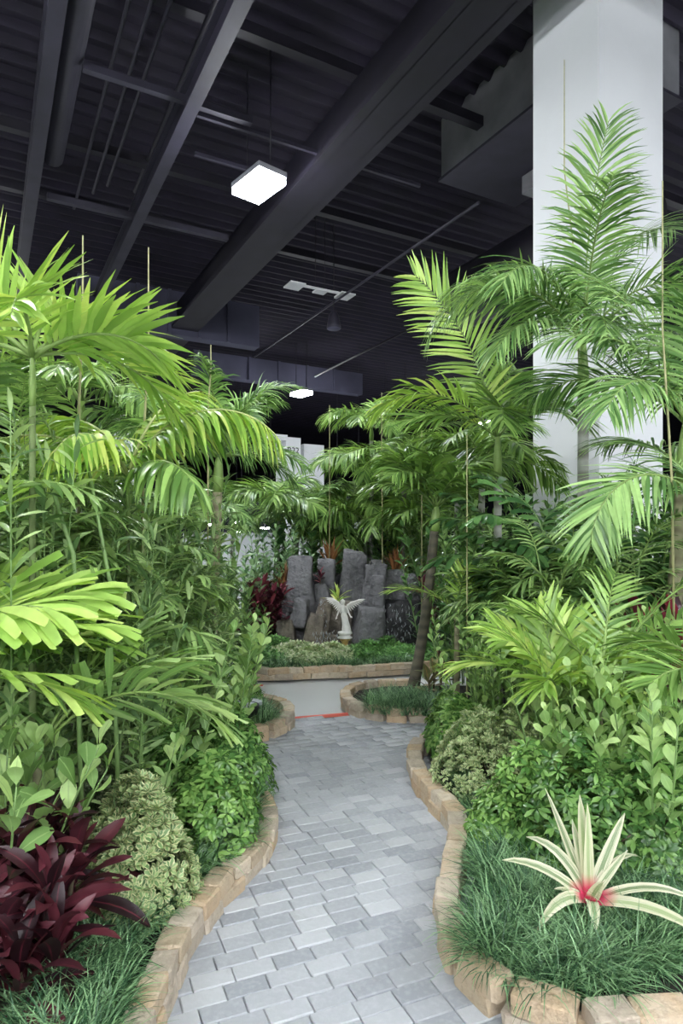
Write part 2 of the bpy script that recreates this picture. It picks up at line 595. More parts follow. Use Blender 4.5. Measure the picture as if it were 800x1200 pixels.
def tag(o, label, cat, group=None):
    assert label not in LABELS, label
    LABELS[label] = 1
    o['label'] = label
    o['category'] = cat
    if group:
        o['group'] = group
    return o


def obj(name, me, parent=None, loc=None, rot=None, scale=None):
    o = bpy.data.objects.new(name, me)
    C.objects.link(o)
    if parent is not None:
        o.parent = parent
    if loc is not None:
        o.location = loc
    if rot is not None:
        o.rotation_euler = rot
    if scale is not None:
        o.scale = (scale, scale, scale) if isinstance(scale, (int, float)) else scale
    return o


def struct(name, me, parent=None):
    o = obj(name, me, parent)
    o['kind'] = 'structure'
    return o


def stuff(o):
    o['kind'] = 'stuff'
    return o


def poly_mesh(name, pts, z, mat):
    from mathutils.geometry import tessellate_polygon
    vs = [Vector((p[0], p[1], z)) for p in pts]
    fs = []
    for t in tessellate_polygon([vs]):
        a, b, c = (vs[i] for i in t)
        fs.append(t if (b - a).cross(c - a).z > 0 else (t[0], t[2], t[1]))
    g = Geo()
    g.add(vs, fs)
    return g.mesh(name, [mat], False)


def inside(poly, x, y):
    c = False
    j = len(poly) - 1
    for i in range(len(poly)):
        xi, yi = poly[i][0], poly[i][1]
        xj, yj = poly[j][0], poly[j][1]
        if (yi > y) != (yj > y) and x < (xj - xi) * (y - yi) / (yj - yi) + xi:
            c = not c
        j = i
    return c


def smooth_line(pts, step):
    """Catmull-Rom through the points, resampled evenly."""
    pts = [Vector((p[0], p[1], 0)) for p in pts]
    P = [pts[0] * 2 - pts[1]] + pts + [pts[-1] * 2 - pts[-2]]
    out = []
    for i in range(1, len(P) - 2):
        for k in range(16):
            t = k / 16
            a, b, c, d = P[i - 1], P[i], P[i + 1], P[i + 2]
            out.append(0.5 * ((2 * b) + (c - a) * t + (2 * a - 5 * b + 4 * c - d) * t * t + (3 * b - a - 3 * c + d) * t ** 3))
    out.append(pts[-1])
    res, acc = [out[0]], 0.0
    for a, b in zip(out, out[1:]):
        acc += (b - a).length
        if acc >= step:
            res.append(b)
            acc = 0.0
    return res

# ------------------------------------------------------------------ the hall
g = Geo()
box(g, 0, 30, -0.1, 160, 170, 0.2)
struct('floor', g.mesh('floor', [M['concrete']], False))

CEIL = 11.0
g = Geo()                                                   # corrugated roof deck, ribs along the second hall axis
n = 420
for i in range(n):
    s0 = -70 + i * 0.45
    a = Vector((0, 0, 0)) + D1 * s0
    for (o0, o1, z0, z1) in ((0, .12, 0, .12), (.12, .27, .12, .12), (.27, .39, .12, 0), (.39, .45, 0, 0)):
        p0, p1 = D1 * (s0 + o0), D1 * (s0 + o1)
        q = [p0 - D2 * 90, p0 + D2 * 110, p1 + D2 * 110, p1 - D2 * 90]
        zz = [z0, z0, z1, z1]
        g.add([(v.x, v.y, CEIL + z) for v, z in zip(q, zz)], [(3, 2, 1, 0)])
struct('ceiling', g.mesh('ceiling', [M['ceiling']], False))
for nm, (x, y, sx, sy) in {'wall_back': (0, 88, 160, .4), 'wall_left': (-62, 25, .4, 130), 'wall_right': (68, 25, .4, 130), 'wall_front': (0, -34, 160, .4)}.items():
    g = Geo()
    box(g, x, y, 5.6, sx, sy, 11.4)
    struct(nm, g.mesh(nm, [M['hall_wall']], False))


def bar(name, p, d, a, b, wd, ht, mat, round_=False, kind='structure'):
    """A straight member through the point p, from a to b along d."""
    g = Geo()
    q0, q1 = p + d * a, p + d * b
    if round_:
        tube(g, [q0, q0.lerp(q1, .5), q1], wd / 2, 14)
        me = g.mesh(name, [M[mat]])
    else:
        c = (q0 + q1) / 2
        box(g, c.x, c.y, c.z, (q1 - q0).length, wd, ht, math.atan2(d.y, d.x))
        me = g.mesh(name, [M[mat]], False)
    o = obj(name, me)
    if kind:
        o['kind'] = kind
    return o


def lev(px, py, z):
    return gp(px, py, z)


# beams along the first axis
def i_beam(name, p, a, b, wd, ht, mat):
    g = Geo()
    for off, w2, h2 in ((0, wd, .05), (ht, wd, .05), (ht / 2, .06, ht)):
        q0, q1 = p + D1 * a, p + D1 * b
        c = (q0 + q1) / 2
        box(g, c.x, c.y, c.z + off, (q1 - q0).length, w2, h2, math.atan2(D1.y, D1.x))
    o = obj(name, g.mesh(name, [M[mat]], False))
    o['kind'] = 'structure'
    return o


i_beam('ceiling_beam', lev(285, 0, 9.2), -9, 16, .24, .45, 'steel_pale')
i_beam('ceiling_beam', lev(68, 0, 9.2), -9, 16, .24, .5, 'steel_pale')
g = Geo()
p = lev(580, 0, 9.0)
box(g, (p + D1 * 30).x, (p + D1 * 30).y, 9.45, 80, .55, .9, math.atan2(D1.y, D1.x))
for off in (-.36, .36):
    q = p + D1 * 30 + D2 * off
    box(g, q.x, q.y, 9.05, 80, .2, .1, math.atan2(D1.y, D1.x))
struct('ceiling_beam', g.mesh('girder', [M['steel']], False))
for (px, py, z, a, b, wd) in ((250, 140, 9.4, -.3, 4.6, .07), (228, 180, 9.5, 0, 1.6, .07), (97, 78, 9.4, 0, 2.9, .12), (55, 230, 9.4, 0, 4.2, .14),
                              (60, 160, 10.2, -6, 16, .2), (250, 20, 10.3, -6, 20, .2), (150, 250, 10.3, -8, 18, .2)):
    bar('ceiling_purlin', lev(px, py, z), D2, a, b, wd, wd, 'steel_pale' if wd < .15 else 'steel')

pipe_specs = [
    (93, 0, 9.6, -8, 4.4, .42, 'steel_pale', 'wide grey duct pipe ending in mid-air beside the leftmost ceiling beam'),
    (520, 0, 9.8, -10, 22, .5, 'steel', 'thick dark pipe running alongside the big ceiling girder'),
    (200, 0, 10.1, -8, 6, .07, 'steel_pale', 'thin conduit hung under the deck between the two slim beams, one nearest the right beam'),
    (172, 20, 10.1, -8, 6, .07, 'steel_pale', 'thin conduit hung midway between the two slim ceiling beams'),
    (135, 60, 10.1, -8, 6, .07, 'steel_pale', 'thin conduit hung between the slim beams next to the wide duct pipe'),
    (245, 20, 10.2, -8, 6, .1, 'steel', 'dark conduit tucked close along the slim beam near the bright lamp'),
    (400, 348, 8.8, -6, 7, .07, 'steel_pale', 'long thin pipe passing behind the row of three white ceiling panels'),
    (455, 398, 9.0, -4, 6, .08, 'steel', 'long thin pipe below the small hanging bell-shaped lamp'),
]
for (px, py, z, a, b, wd, mt, lb) in pipe_specs:
    o = bar('ceiling_pipe', lev(px, py, z), D1, a, b, wd, wd, mt, True, None)
    tag(o, lb, 'pipe', 'pipes and conduits under the ceiling')

# the big hung air box beside the column
t = thing('air_handler', 'large grey sheet metal air box hung from the ceiling beside the white column', 'air duct', (0, 0, 0))
pb = at(517, 212, 14.5)
zb, zt = pb.z, zat(135, 14.5)
mid = Vector((pb.x, pb.y, 0)) - D1 * 2.1 + D2 * 1.1
g = Geo()
box(g, mid.x, mid.y, (zb + zt) / 2, 4.2, 2.2, zt - zb, math.atan2(D1.y, D1.x))
obj('casing', g.mesh('casing', [M['duct_box']], False), t)
g = Geo()
box(g, mid.x, mid.y, zb + .02, 4.3, 2.3, .06, math.atan2(D1.y, D1.x))
obj('flange', g.mesh('flange', [M['steel_pale']], False), t)
g = Geo()
m2 = mid + D2 * .75 - D1 * .2
box(g, m2.x, m2.y, zb - .2, 2.6, .8, .4, math.atan2(D1.y, D1.x))
obj('outlet', g.mesh('outlet', [M['duct_box']], False), t)
for a in (-1.6, 1.6):
    for b in (-.9, .9):
        q = mid + D1 * a + D2 * b
        g = Geo()
        tube(g, [(q.x, q.y, zt - .05), (q.x, q.y, CEIL + .05)], .02, 5)
        obj('hanger', g.mesh('hanger', [M['steel']]), t)

# far round duct peeping out behind the feathery palm
o = bar('round_duct', at(540, 352, 19), D1, -6, .6, 1.7, 1.7, 'steel', True, None)
tag(o, 'fat round dark duct behind the upright bright palm frond', 'air duct')

# pale soffits far off
for px, py, Y, L, h, k in ((90, 350, 21, 6.2, 1.5, 0), (225, 425, 30, 9.0, 1.1, 1)):
    p = at(px, py, Y)
    g = Geo()
    c = p + D2 * L / 2
    box(g, c.x, c.y, c.z, L, .5, h, HALL)
    for j in range(4):
        q = p + D2 * (L * (.3 + j * .17)) - D1 * .3
        box(g, q.x, q.y, q.z, .12, .1, h, HALL + (.0 if j % 2 else .0))
    struct('trim_%d' % (k + 1), g.mesh('soffit', [M['soffit']], False))
    q = c + Vector((0, 0, (CEIL - c.z) / 2 + h / 2))

# white columns


def column(name, corner, s1, s2, z0, z1):
    g = Geo()
    c = corner + D1 * s1 / 2 + D2 * s2 / 2
    box(g, c.x, c.y, (z0 + z1) / 2, s2, s1, z1 - z0, HALL)
    bmv = g.mesh(name, [M['white_paint']], False)
    return struct(name, bmv)


Yc = 8.6
column('column', Vector((xat(702, Yc), Yc, 0)), .138 * Yc, .1528 * Yc, 0, CEIL + .05)
f1 = Vector((xat(335, 20), 20, 0))
column('column', f1, .8, .50, 0, zat(512, 20))
f2 = Vector((xat(356, 20.7), 20.7, 0))
column('column', f2, .34, .72, 0, zat(520, 20.7))
bar('wall_trim', at(338, 514, 20.2) - D2 * 1.4, D2, -1.0, 1.3, .3, .17, 'white_paint')
f3 = Vector((xat(135.5, 17), 17, 0))
column('column', f3, .40, .52, 0, zat(487, 17))


def text_on(txt, corner, d, off, z, size, label_parent_name):
    cu = bpy.data.curves.new('number', 'FONT')
    cu.body = txt
    cu.size = size
    cu.extrude = .004
    cu.align_x = 'CENTER'
    cu.align_y = 'CENTER'
    cu.materials.append(M['ink'])
    o = bpy.data.objects.new('number_' + 'sign', cu)
    C.objects.link(o)
    q = corner + d * off - D1 * .012
    o.location = (q.x, q.y, z)
    o.rotation_euler = (PI / 2, 0, HALL)
    bpy.context.view_layer.update()
    me = bpy.data.meshes.new_from_object(o)
    o2 = obj('number_sign', me, None, o.location.copy(), o.rotation_euler.copy())
    bpy.data.objects.remove(o)
    return o2


tag(text_on('B22', f1, D2, .24, zat(528, 20.1), .26, ''), 'black mark B22 painted on the far white column', 'number sign', 'column numbers')
tag(text_on('B16', f3, D2, .29, zat(505, 17.1), .22, ''), 'black mark B16 on the white column half hidden behind foliage', 'number sign', 'column numbers')

# far white partition and drapes low in the hall
for px0, px1, py0, Y, lb in ((215, 345, 624, 26, 'low white partition wall far beyond the slim palm trunk'), (330, 425, 612, 24, 'pale drape wall far behind the palms above the rockwork')):
    p0, p1 = at(px0, py0, Y), at(px1, py0, Y)
    g = Geo()
    box(g, (p0.x + p1.x) / 2, Y, p0.z / 2, p1.x - p0.x, .15, p0.z)
    o = obj('partition_wall', g.mesh('partition', [M['drape']], False))
    tag(o, lb, 'partition')
# dark stacked bleacher rails beyond the trunk
t = thing('bleacher', 'dark folded bleachers far off beyond the slim palm trunk', 'bleachers', (0, 0, 0))
for j in range(5):
    g = Geo()
    p0 = at(190, 575 + 12 * j, 40)
    box(g, p0.x + 5.0, 40 - .5 * j, p0.z, 14, .5, .06)
    obj('rail', g.mesh('rail', [M['steel_pale']], False), t)
g = Geo()
box(g, at(190, 600, 42).x + 5.0, 42, 2.6, 15, 1, 5.2)
obj('back_panel', g.mesh('back', [M['hall_wall']], False), t)

# ------------------------------------------------------------------ lamps
g = Geo()
box(g, 0, 0, 0.06, .62, .98, .10)
me_body = g.mesh('lamp_body', [M['lamp_body']], False)
g = Geo()
box(g, 0, 0, -.05, .28, .92, .14)
me_pan = g.mesh('lamp_panel', [M['lamp']], False)
g = Geo()
for sy in (-.4, .4):
    tube(g, [(0, sy, .1), (0, sy, 2.4)], .012, 5)
me_rod = g.mesh('lamp_rod', [M['steel']])


def ceiling_lamp(pos, label):
    t = thing('ceiling_lamp', label, 'ceiling lamp', pos, HALL + .2, 'high bay ceiling lamps')
    obj('housing', me_body, t)
    obj('light_panel', me_pan, t, (-.16, 0, 0))
    obj('light_panel', me_pan, t, (.16, 0, 0))
    obj('rod', me_rod, t)


ceiling_lamp(lev(303, 215, 8.5), 'glaring bright high bay lamp hung high over the left foliage')
ceiling_lamp(lev(353, 460, 8.5), 'bright lamp farther down the hall right of the drooping yellow-green frond')
ceiling_lamp(lev(570, 495, 8.5), 'distant lit lamp beside the right-hand palm trunk')
spots = [(-7, -4), (-2, -4), (3, -4), (8, -4), (-12, 2), (11, 3), (14, 12), (-14, 14), (-12, 22), (13, 22), (-4.5, 6.8), (9, 0), (14, -2)]  # lamps out of view, added for their light on beds, path and column
where = ['above the left bed just behind the viewer', 'above the path just behind the viewer', 'above the right path side just behind the viewer', 'far right just behind the viewer', 'far out left of the left bed', 'far out right of the right bed', 'far out to the right beside the column', 'far out to the left past the beds', 'far out left deep in the hall', 'far out right deep in the hall', 'overhead above the left bed', 'right of the viewer over the right bed', 'far out to the right, level with the viewer']
for (x, y), wh in zip(spots, where):
    ceiling_lamp((x, y, 8.5), 'added unseen high bay lamp ' + wh)
rows = ['first', 'second', 'third', 'fourth', 'fifth', 'sixth']
cols = ['far left', 'left', 'middle', 'right', 'far right']
for j in range(5):  # unseen lamp rows added behind the camera to brighten upright faces
    for i in range(5):
        ceiling_lamp((-14 + 7 * i, -9 - 4.5 * j, 8.5), 'added unseen high bay lamp behind the viewer, %s row, %s' % (rows[j], cols[i]))
# little far lamps
g = Geo()
lathe(g, [(.01, 0.05), (.24, .05), (.26, 0), (.2, -.03), (.01, -.03)], sides=12)
me_far = g.mesh('far_lamp', [M['far_lamp']])
fl = [(277, 612, 'beside the slim palm trunk'), (283, 624, 'just above the white partition'), (317, 602, 'behind a bright fan frond'), (244, 615, 'left of the slim palm trunk'), (310, 619, 'low above the pale shrub'),
      (395, 627, 'above the rockwork, behind palms'), (420, 618, 'between palm stems over the rockwork'), (475, 614, 'behind the leaning palm fronds'), (452, 590, 'behind the middle palm crown')]
for px, py, wh in fl:
    q = at(px, py, 34)
    t = thing('distant_lamp', 'small round distant lamp ' + wh, 'ceiling lamp', q, 0, 'small distant lamps')
    obj('lamp_head', me_far, t)
    g = Geo()
    tube(g, [(0, 0, .04), (0, 0, CEIL + .125 - q.z)], .012, 4)
    obj('rod', g.mesh('rod', [M['steel']]), t)

# row of three white panels hung under the ceiling, and the bell lamp
p = at(375, 341, 18.6)
t = thing('panel_fixture', 'row of three unlit white flat panels on a bar under the dark ceiling', 'ceiling fixture', p, HALL)
g = Geo()
box(g, 0, 0, .05, 1.5, .06, .06)
obj('crossbar', g.mesh('crossbar', [M['panel_white']], False), t)
for x, sx, sy, dz in ((-.80, .46, .52, 0.0), (0, .36, .3, -.02), (.80, .46, .52, 0.0)):
    g = Geo()
    box(g, x, 0, dz, sx, sy, .04)
    obj('panel', g.mesh('panel', [M['panel_white']], False), t)
g = Geo()
for x in (-.15, .15):
    tube(g, [(x, 0, .05), (x, 0, CEIL - p.z)], .01, 5)
obj('hanger', g.mesh('hanger', [M['steel']]), t)
p = at(391, 385, 19)
t = thing('bell_lamp', 'small unlit bell-shaped lamp hanging below the three white panels', 'ceiling lamp', p)
g = Geo()
lathe(g, [(.21, 0), (.20, .1), (.15, .38), (.07, .5), (.02, .55)], sides=16)
obj('shade', g.mesh('shade', [M['steel_pale']]), t)
g = Geo()
lathe(g, [(.01, -.02), (.19, -.02), (.2, .02), (.01, .03)], sides=16)
obj('diffuser', g.mesh('diffuser', [M['soffit']]), t)
g = Geo()
tube(g, [(0, 0, .5), (0, 0, CEIL - p.z)], .012, 5)
obj('rod', g.mesh('rod', [M['steel']]), t)

# ------------------------------------------------------------------ the path
left_base = [gp(120, 1400), gp(165, 1290), gp(199, 1200), gp(221, 1140), gp(247, 1099), gp(272, 1063), gp(300, 1038), gp(319, 1011), gp(327, 988), gp(322, 964), gp(307, 945), gp(291, 925), gp(270, 905), gp(235, 893)]
right_base = [gp(830, 1216), gp(760, 1218), gp(690, 1222), gp(645, 1214), gp(609, 1198), gp(579, 1179), gp(557, 1155), gp(545, 1129), gp(539, 1099), gp(539, 1069), gp(545, 1040), gp(551, 1012), gp(546, 981), gp(522, 954), gp(501, 928), gp(495, 905), gp(500, 890), gp(520, 882), gp(560, 879)]
midl_base = [gp(225, 878), gp(285, 872), gp(310, 867), gp(327, 858), gp(332, 848), gp(322, 839), gp(300, 834), gp(262, 831)]
midr_base = [gp(520, 814), gp(450, 815), gp(418, 820), gp(411, 828), gp(416, 837), gp(436, 844), gp(470, 847), gp(512, 847), gp(560, 848)]
back_base = [gp(225, 772), gp(262, 772.5), gp(281, 776), gp(290, 785), gp(296, 796), gp(306, 800.5), gp(360, 798.5), gp(445, 795), gp(509, 790), gp(580, 785)]

tape_a, tape_b = gp(325, 845.5), gp(430, 837)
path_poly = [gp(120, 1400), gp(165, 1290), gp(199, 1200), gp(221, 1140), gp(247, 1099), gp(272, 1063), gp(300, 1038), gp(319, 1011), gp(327, 988), gp(322, 964), gp(307, 945), gp(291, 925), gp(250, 905), gp(250, 878),
             gp(285, 872), gp(310, 867), gp(327, 858), gp(332, 846), gp(414, 838.5), gp(436, 845), gp(470, 848), gp(550, 848), gp(550, 880), gp(520, 882), gp(500, 890), gp(495, 905), gp(501, 928), gp(522, 954), gp(546, 981), gp(551, 1012), gp(545, 1040), gp(539, 1069), gp(539, 1099), gp(545, 1129),
             gp(557, 1155), gp(579, 1179), gp(609, 1198), gp(645, 1214), gp(690, 1222), gp(700, 1400)]
path = thing('paver_path', 'winding path of grey concrete pavers between the two planted beds', 'path')
path['kind'] = 'structure'
g = Geo()
me = poly_mesh('bedding', path_poly, .004, M['sand'])
bed_o = obj('bedding', me, path)
pv = []
rot = R(23)
ca, sa = math.cos(rot), math.sin(rot)
PL, PW, GAP = .163, .091, .0035
rnd = random.Random(4)
polyx = [(p.x, p.y) for p in path_poly]


def near_poly(x, y):
    for dx, dy in ((0, 0), (.085, 0), (-.085, 0), (0, .06), (0, -.06)):
        if inside(polyx, x + dx, y + dy):
            return True
    return False


tn = (tape_b - tape_a).normalized()
for r_ in range(-25, 90):
    off = rnd.choice((0, .5, .33, .66)) * PL
    for c_ in range(-35, 40):
        u, v = c_ * PL + off, r_ * PW
        x, y = u * ca - v * sa, 1.6 + u * sa + v * ca
        if y < 1.75 or not near_poly(x, y):
            continue
        if (Vector((x, y, 0)) - tape_a).cross(tn).z < 0.06 and -0.5 < (Vector((x, y, 0)) - tape_a).dot(tn) < 2.0:
            continue
        pv.append((y, x))
pv.sort()
pav_meshes = []
for k in range(6):
    bm = bmesh.new()
    bmesh.ops.create_cube(bm, size=1)
    for v in bm.verts:
        v.co = Vector((v.co.x * (PL - GAP), v.co.y * (PW - GAP), v.co.z * .03))
    bmesh.ops.bevel(bm, geom=[e for e in bm.edges if all(v.co.z > 0 for v in e.verts)] + [e for e in bm.edges if abs(e.verts[0].co.z - e.verts[1].co.z) > .01], offset=.004, segments=1, affect='EDGES')
    for v in bm.verts:
        v.co.x += rnd.uniform(-.0012, .0012)
        v.co.y += rnd.uniform(-.0012, .0012)
    me = bpy.data.meshes.new('paver')
    bm.to_mesh(me)
    bm.free()
    me.materials.append(M['paver'])
    pav_meshes.append(me)
vis = [p for p in pv if p[0] > 2.0 and -560 < p[1] / p[0] * 760 < 560]
first = vis[:300]
for y, x in first:
    obj('paver', rnd.choice(pav_meshes), path, (x, y, .013 + rnd.uniform(-.0022, .0022)), (rnd.uniform(-.008, .008), rnd.uniform(-.008, .008), rot + rnd.uniform(-.008, .008)))
rest = [p for p in pv if p not in set(first)]


def join_copies(name, me_list, mats4, mat_list, smooth=False):
    """Many copies of small meshes as ONE mesh (for pieces too small or too many to stand alone)."""
    V, Fc, UV = [], [], []
    o = 0
    cache = {}
    for me, m4 in zip(me_list, mats4):
        if me.name not in cache:
            co = np.empty(len(me.vertices) * 3, dtype=np.float32)
            me.vertices.foreach_get('co', co)
            uvv = np.full((len(me.vertices), 2), .5, dtype=np.float32)
            if me.uv_layers:
                uvl = np.empty(len(me.loops) * 2, dtype=np.float32)
                me.uv_layers[0].data.foreach_get('uv', uvl)
                li = np.empty(len(me.loops), dtype=np.int32)
                me.loops.foreach_get('vertex_index', li)
                uvv[li] = uvl.reshape(-1, 2)
            ls = np.empty(len(me.polygons), dtype=np.int32)
            lt = np.empty(len(me.polygons), dtype=np.int32)
            lv = np.empty(len(me.loops), dtype=np.int32)
            me.polygons.foreach_get('loop_start', ls)
            me.polygons.foreach_get('loop_total', lt)
            me.loops.foreach_get('vertex_index', lv)
            cache[me.name] = (co.reshape(-1, 3), uvv, lv, lt)
        co, uvv, lv, lt = cache[me.name]
        A = np.array(m4, dtype=np.float32)
        V.append(co @ A[:3, :3].T + A[:3, 3])
        UV.append(uvv)
        Fc.append((lv + o, lt))
        o += len(co)
    V = np.concatenate(V)
    UV = np.concatenate(UV)
    lv = np.concatenate([f[0] for f in Fc])
    lt = np.concatenate([f[1] for f in Fc])
    me = bpy.data.meshes.new(name)
    me.vertices.add(len(V))
    me.vertices.foreach_set('co', V.ravel())
    me.loops.add(len(lv))
    me.loops.foreach_set('vertex_index', lv.astype(np.int32))
    me.polygons.add(len(lt))
    st = np.concatenate([[0], np.cumsum(lt)[:-1]]).astype(np.int32)
    me.polygons.foreach_set('loop_start', st)
    try:
        me.polygons.foreach_set('loop_total', lt.astype(np.int32))
    except Exception:
        pass
    ul = me.uv_layers.new(name='UVMap')
    ul.data.foreach_set('uv', UV[lv].ravel())
    if smooth:
        me.polygons.foreach_set('use_smooth', np.ones(len(lt), dtype=bool))
    for m in mat_list:
        me.materials.append(m)
    me.update(calc_edges=True)
    me.validate()
    return me


if rest:
    m4 = [Matrix.Translation((x, y, .013 + rnd.uniform(-.0022, .0022))) @ Matrix.Rotation(rot, 4, 'Z') for y, x in rest]
    me = join_copies('pavers_beyond', [rnd.choice(pav_meshes) for _ in rest], m4, [M['paver']])
    stuff(obj('paving_beyond', me, path))

# red tape along the end of the paving, orange-red scrap by the far bed
g = Geo()
pts = [tape_a.lerp(tape_b, i / 8) for i in range(9)]
nn = Vector((-tn.y, tn.x, 0))
c_ = (tape_a + tape_b) / 2
box(g, c_.x, c_.y, .0145, (tape_b - tape_a).length, .03, .029, math.atan2(tn.y, tn.x))
tag(obj('floor_tape', g.mesh('tape', [M['tape']], False)), 'red tape line on the concrete where the paving ends', 'tape')
g = Geo()
a = gp(297, 803.5)
box(g, a.x, a.y, .004, .22, .05, .006)
tag(obj('floor_tape', g.mesh('tape', [M['tape']], False)), 'short orange-red tape strip at the corner of the far stone border', 'tape')

g = Geo()
a = gp(606, 1206)
box(g, a.x, a.y, .032, .06, .03, .006, .6)
tag(obj('floor_tape', g.mesh('tape', [M['tape']], False)), 'small red tape scrap on the pavers against the near right stone border', 'tape')

# ------------------------------------------------------------------ stone borders
rs = random.Random(11)
stone_meshes = []
for k in range(10):
    bm = bmesh.new()
    bmesh.ops.create_cube(bm, size=1)
    bmesh.ops.bevel(bm, geom=list(bm.edges), offset=.09, segments=1, affect='EDGES')
    for v in bm.verts:
        v.co += Vector((rs.uniform(-.035, .035), rs.uniform(-.05, .05), rs.uniform(-.05, .05)))
    me = bpy.data.meshes.new('wall_stone')
    bm.to_mesh(me)
    bm.free()
    me.materials.append(M['wall_stone'])
    stone_meshes.append(me)


def stone_border(label, pts, side, courses=2, L=.17, D=.105, H=.072, seed=1, z0=0.02):
    """side: +1 when the wall body lies to the left of the line's direction."""
    r = random.Random(seed)
    line = smooth_line(pts, .012)
    c = line[len(line) // 2]
    t = thing('stone_border', label, 'stone border', (0, 0, 0), 0, 'dry-laid stone borders')
    for k in range(courses):
        i = 0
        if k % 2:
            i = int(L * .5 / .012)
        last = len(line) - 1
        while i < last - 4:
            ln = L * r.uniform(.72, 1.2) * (1.0 if k else 1.05)
            j = i
            acc = 0
            while j < last and acc < ln:
                acc += (line[j + 1] - line[j]).length
                j += 1
            a, b = line[i], line[j]
            d = (b - a)
            if d.length < .03:
                break
            nrm = Vector((-d.y, d.x, 0)).normalized() * side
            ctr = (a + b) / 2 + nrm * (D / 2 + r.uniform(-.006, .010) + (.004 if k else 0))
            h = H * r.uniform(.93, 1.07)
            obj('wall_stone', r.choice(stone_meshes), t, (ctr.x, ctr.y, z0 + H * k + h / 2 - .004 * k), (r.uniform(-.03, .03), r.uniform(-.03, .03), math.atan2(d.y, d.x) + r.uniform(-.05, .05)),
                (d.length * .985, D * r.uniform(.92, 1.1), h))
            i = j
    return t


stone_border('tan stone border curving along the left planted bed', left_base, +1, seed=2)
stone_border('tan stone border curving around the nearer right planted bed', right_base, +1, seed=3, L=.175, H=.076)
stone_border('rounded stone border end of the small middle-left planter with the black pot', midl_base, -1, seed=4)
stone_border('low stone border of the small planter holding the leaning palm', midr_base, -1, seed=5)
stone_border('long stone border in front of the angel statue and rockwork', back_base, +1, seed=6, L=.2, H=.075)

# soil of the beds
lb = [(p.x - .04, p.y) for p in left_base]
soil_l = lb + [(-2.2, 5.0), (-6.5, 4.9), (-6.5, 1.2), (-1.0, 1.0)]
struct('soil_bed', poly_mesh('soil', soil_l, .1, M['soil']))
rb = [(p.x + .05, p.y) for p in right_base[4:]]
rb = [(right_base[0].x, right_base[0].y + .06), (right_base[2].x, right_base[2].y + .06)] + rb
soil_r = rb + [(6.5, 5.4), (6.5, 2.2)]
struct('soil_bed', poly_mesh('soil', soil_r, .1, M['soil']))
struct('soil_bed', poly_mesh('soil', [(p.x - .03, p.y) for p in midl_base] + [(-4, 6.7), (-4, 5.5)], .1, M['soil']))
struct('soil_bed', poly_mesh('soil', [(p.x + .02, p.y) for p in midr_base] + [(6, 6.1), (6, 8.9), (1.2, 8.9)][:0] + [(5.5, 6.2), (5.5, 7.15)], .1, M['soil']))
struct('soil_bed', poly_mesh('soil', [(p.x, p.y + .05) for p in back_base] + [(6, 8.6), (6, 15), (-6, 15), (-6, 9.5)], .11, M['soil']))
struct('soil_bed', poly_mesh('soil', [(1.9, 7.2), (6.5, 6.0), (6.5, 8.4), (2.0, 8.3)], .09, M['soil']))
struct('soil_bed', poly_mesh('soil', [(-8, 5.2), (-1.9, 5.6), (-1.6, 6.7), (-1.5, 8.6), (-8, 9.4)], .09, M['soil']))

# ------------------------------------------------------------------ plant builders
FROND = {}


def make_frond(L=1.2, e0=60, droop=80, nl=34, ll=.36, lw=.028, la=55, vee=12, ld=.7, pet=.16, seed=0, prof=pr_leaflet, mats=('lf_palm', 'rachis'), rr=.010, nseg=4, la_tip=30, ragged=.1, sides=1.0, split=False, power=1.25, fold=.22, sweep=0.0, tw=0):
    """A feather frond in the xz plane: leaves the origin at e0 degrees and bends down by droop degrees on its way."""
    key = (L, e0, droop, nl, ll, lw, la, vee, ld, pet, seed, prof.__name__, mats, rr, nseg, la_tip, ragged, split, power, fold, sweep, tw)
    if key in FROND:
        return FROND[key]
    r = random.Random(seed * 77 + 5)
    N = 16
    pts, tan = [Vector((0, 0, 0))], []
    az = 0.0
    for i in range(N + 1):
        s = i / N
        a = R(e0 - droop * s ** power)
        az = R(sweep) * s
        d = Vector((math.cos(a) * math.cos(az), math.cos(a) * math.sin(az), math.sin(a)))
        tan.append(d)
        if i < N:
            pts.append(pts[-1] + d * (L / N))
    gr = Geo()
    tube(gr, pts, [rr * (1 - .85 * i / N) + .0012 for i in range(N + 1)], 5, 1 if not split else 0)
    gl = gr if not split else None
    out = []

    def on(s):
        x = s * N
        i = min(N - 1, int(x))
        return pts[i].lerp(pts[i + 1], x - i), tan[i].lerp(tan[i + 1], x - i).normalized()

    for i in range(nl):
        u = (i + .5) / nl
        s = pet + (1 - pet) * (u ** .92)
        for sd in (-1, 1):
            p, t = on(min(.999, s + r.uniform(-.006, .006)))
            side = Vector((-math.sin(R(sweep) * s), math.cos(R(sweep) * s), 0)) * sd
            if tw:
                side = Matrix.Rotation(R(tw), 3, t) @ side
            nr = t.cross(side * sd)
            ang = R(la + (la_tip - la) * u + r.uniform(-6, 6))
            v = R(vee + r.uniform(-12, 12) * (1 + ragged * 4))
            d = t * math.cos(ang) + (side * math.cos(v) + nr * math.sin(v)) * math.sin(ang)
            k = (math.sin(PI * (.13 + .80 * u)) ** .6)
            l_ = ll * k * r.uniform(1 - ragged, 1 + ragged * .5)
            gg = gl if gl is not None else Geo()
            strip(gg, p, d, nr, l_, lw * (.6 + .4 * k), prof, nseg, ld * r.uniform(.7, 1.35), fold, 0, r.uniform(-.35, .35))
            if split:
                out.append(gg.mesh('leaflet', [M[mats[0]]]))
    if split:
        res = (gr.mesh('rachis', [M[mats[1]]]), out)
    else:
        res = (gr.mesh('frond', [M[mats[0]], M[mats[1]]]), None)
    FROND[key] = res
    return res


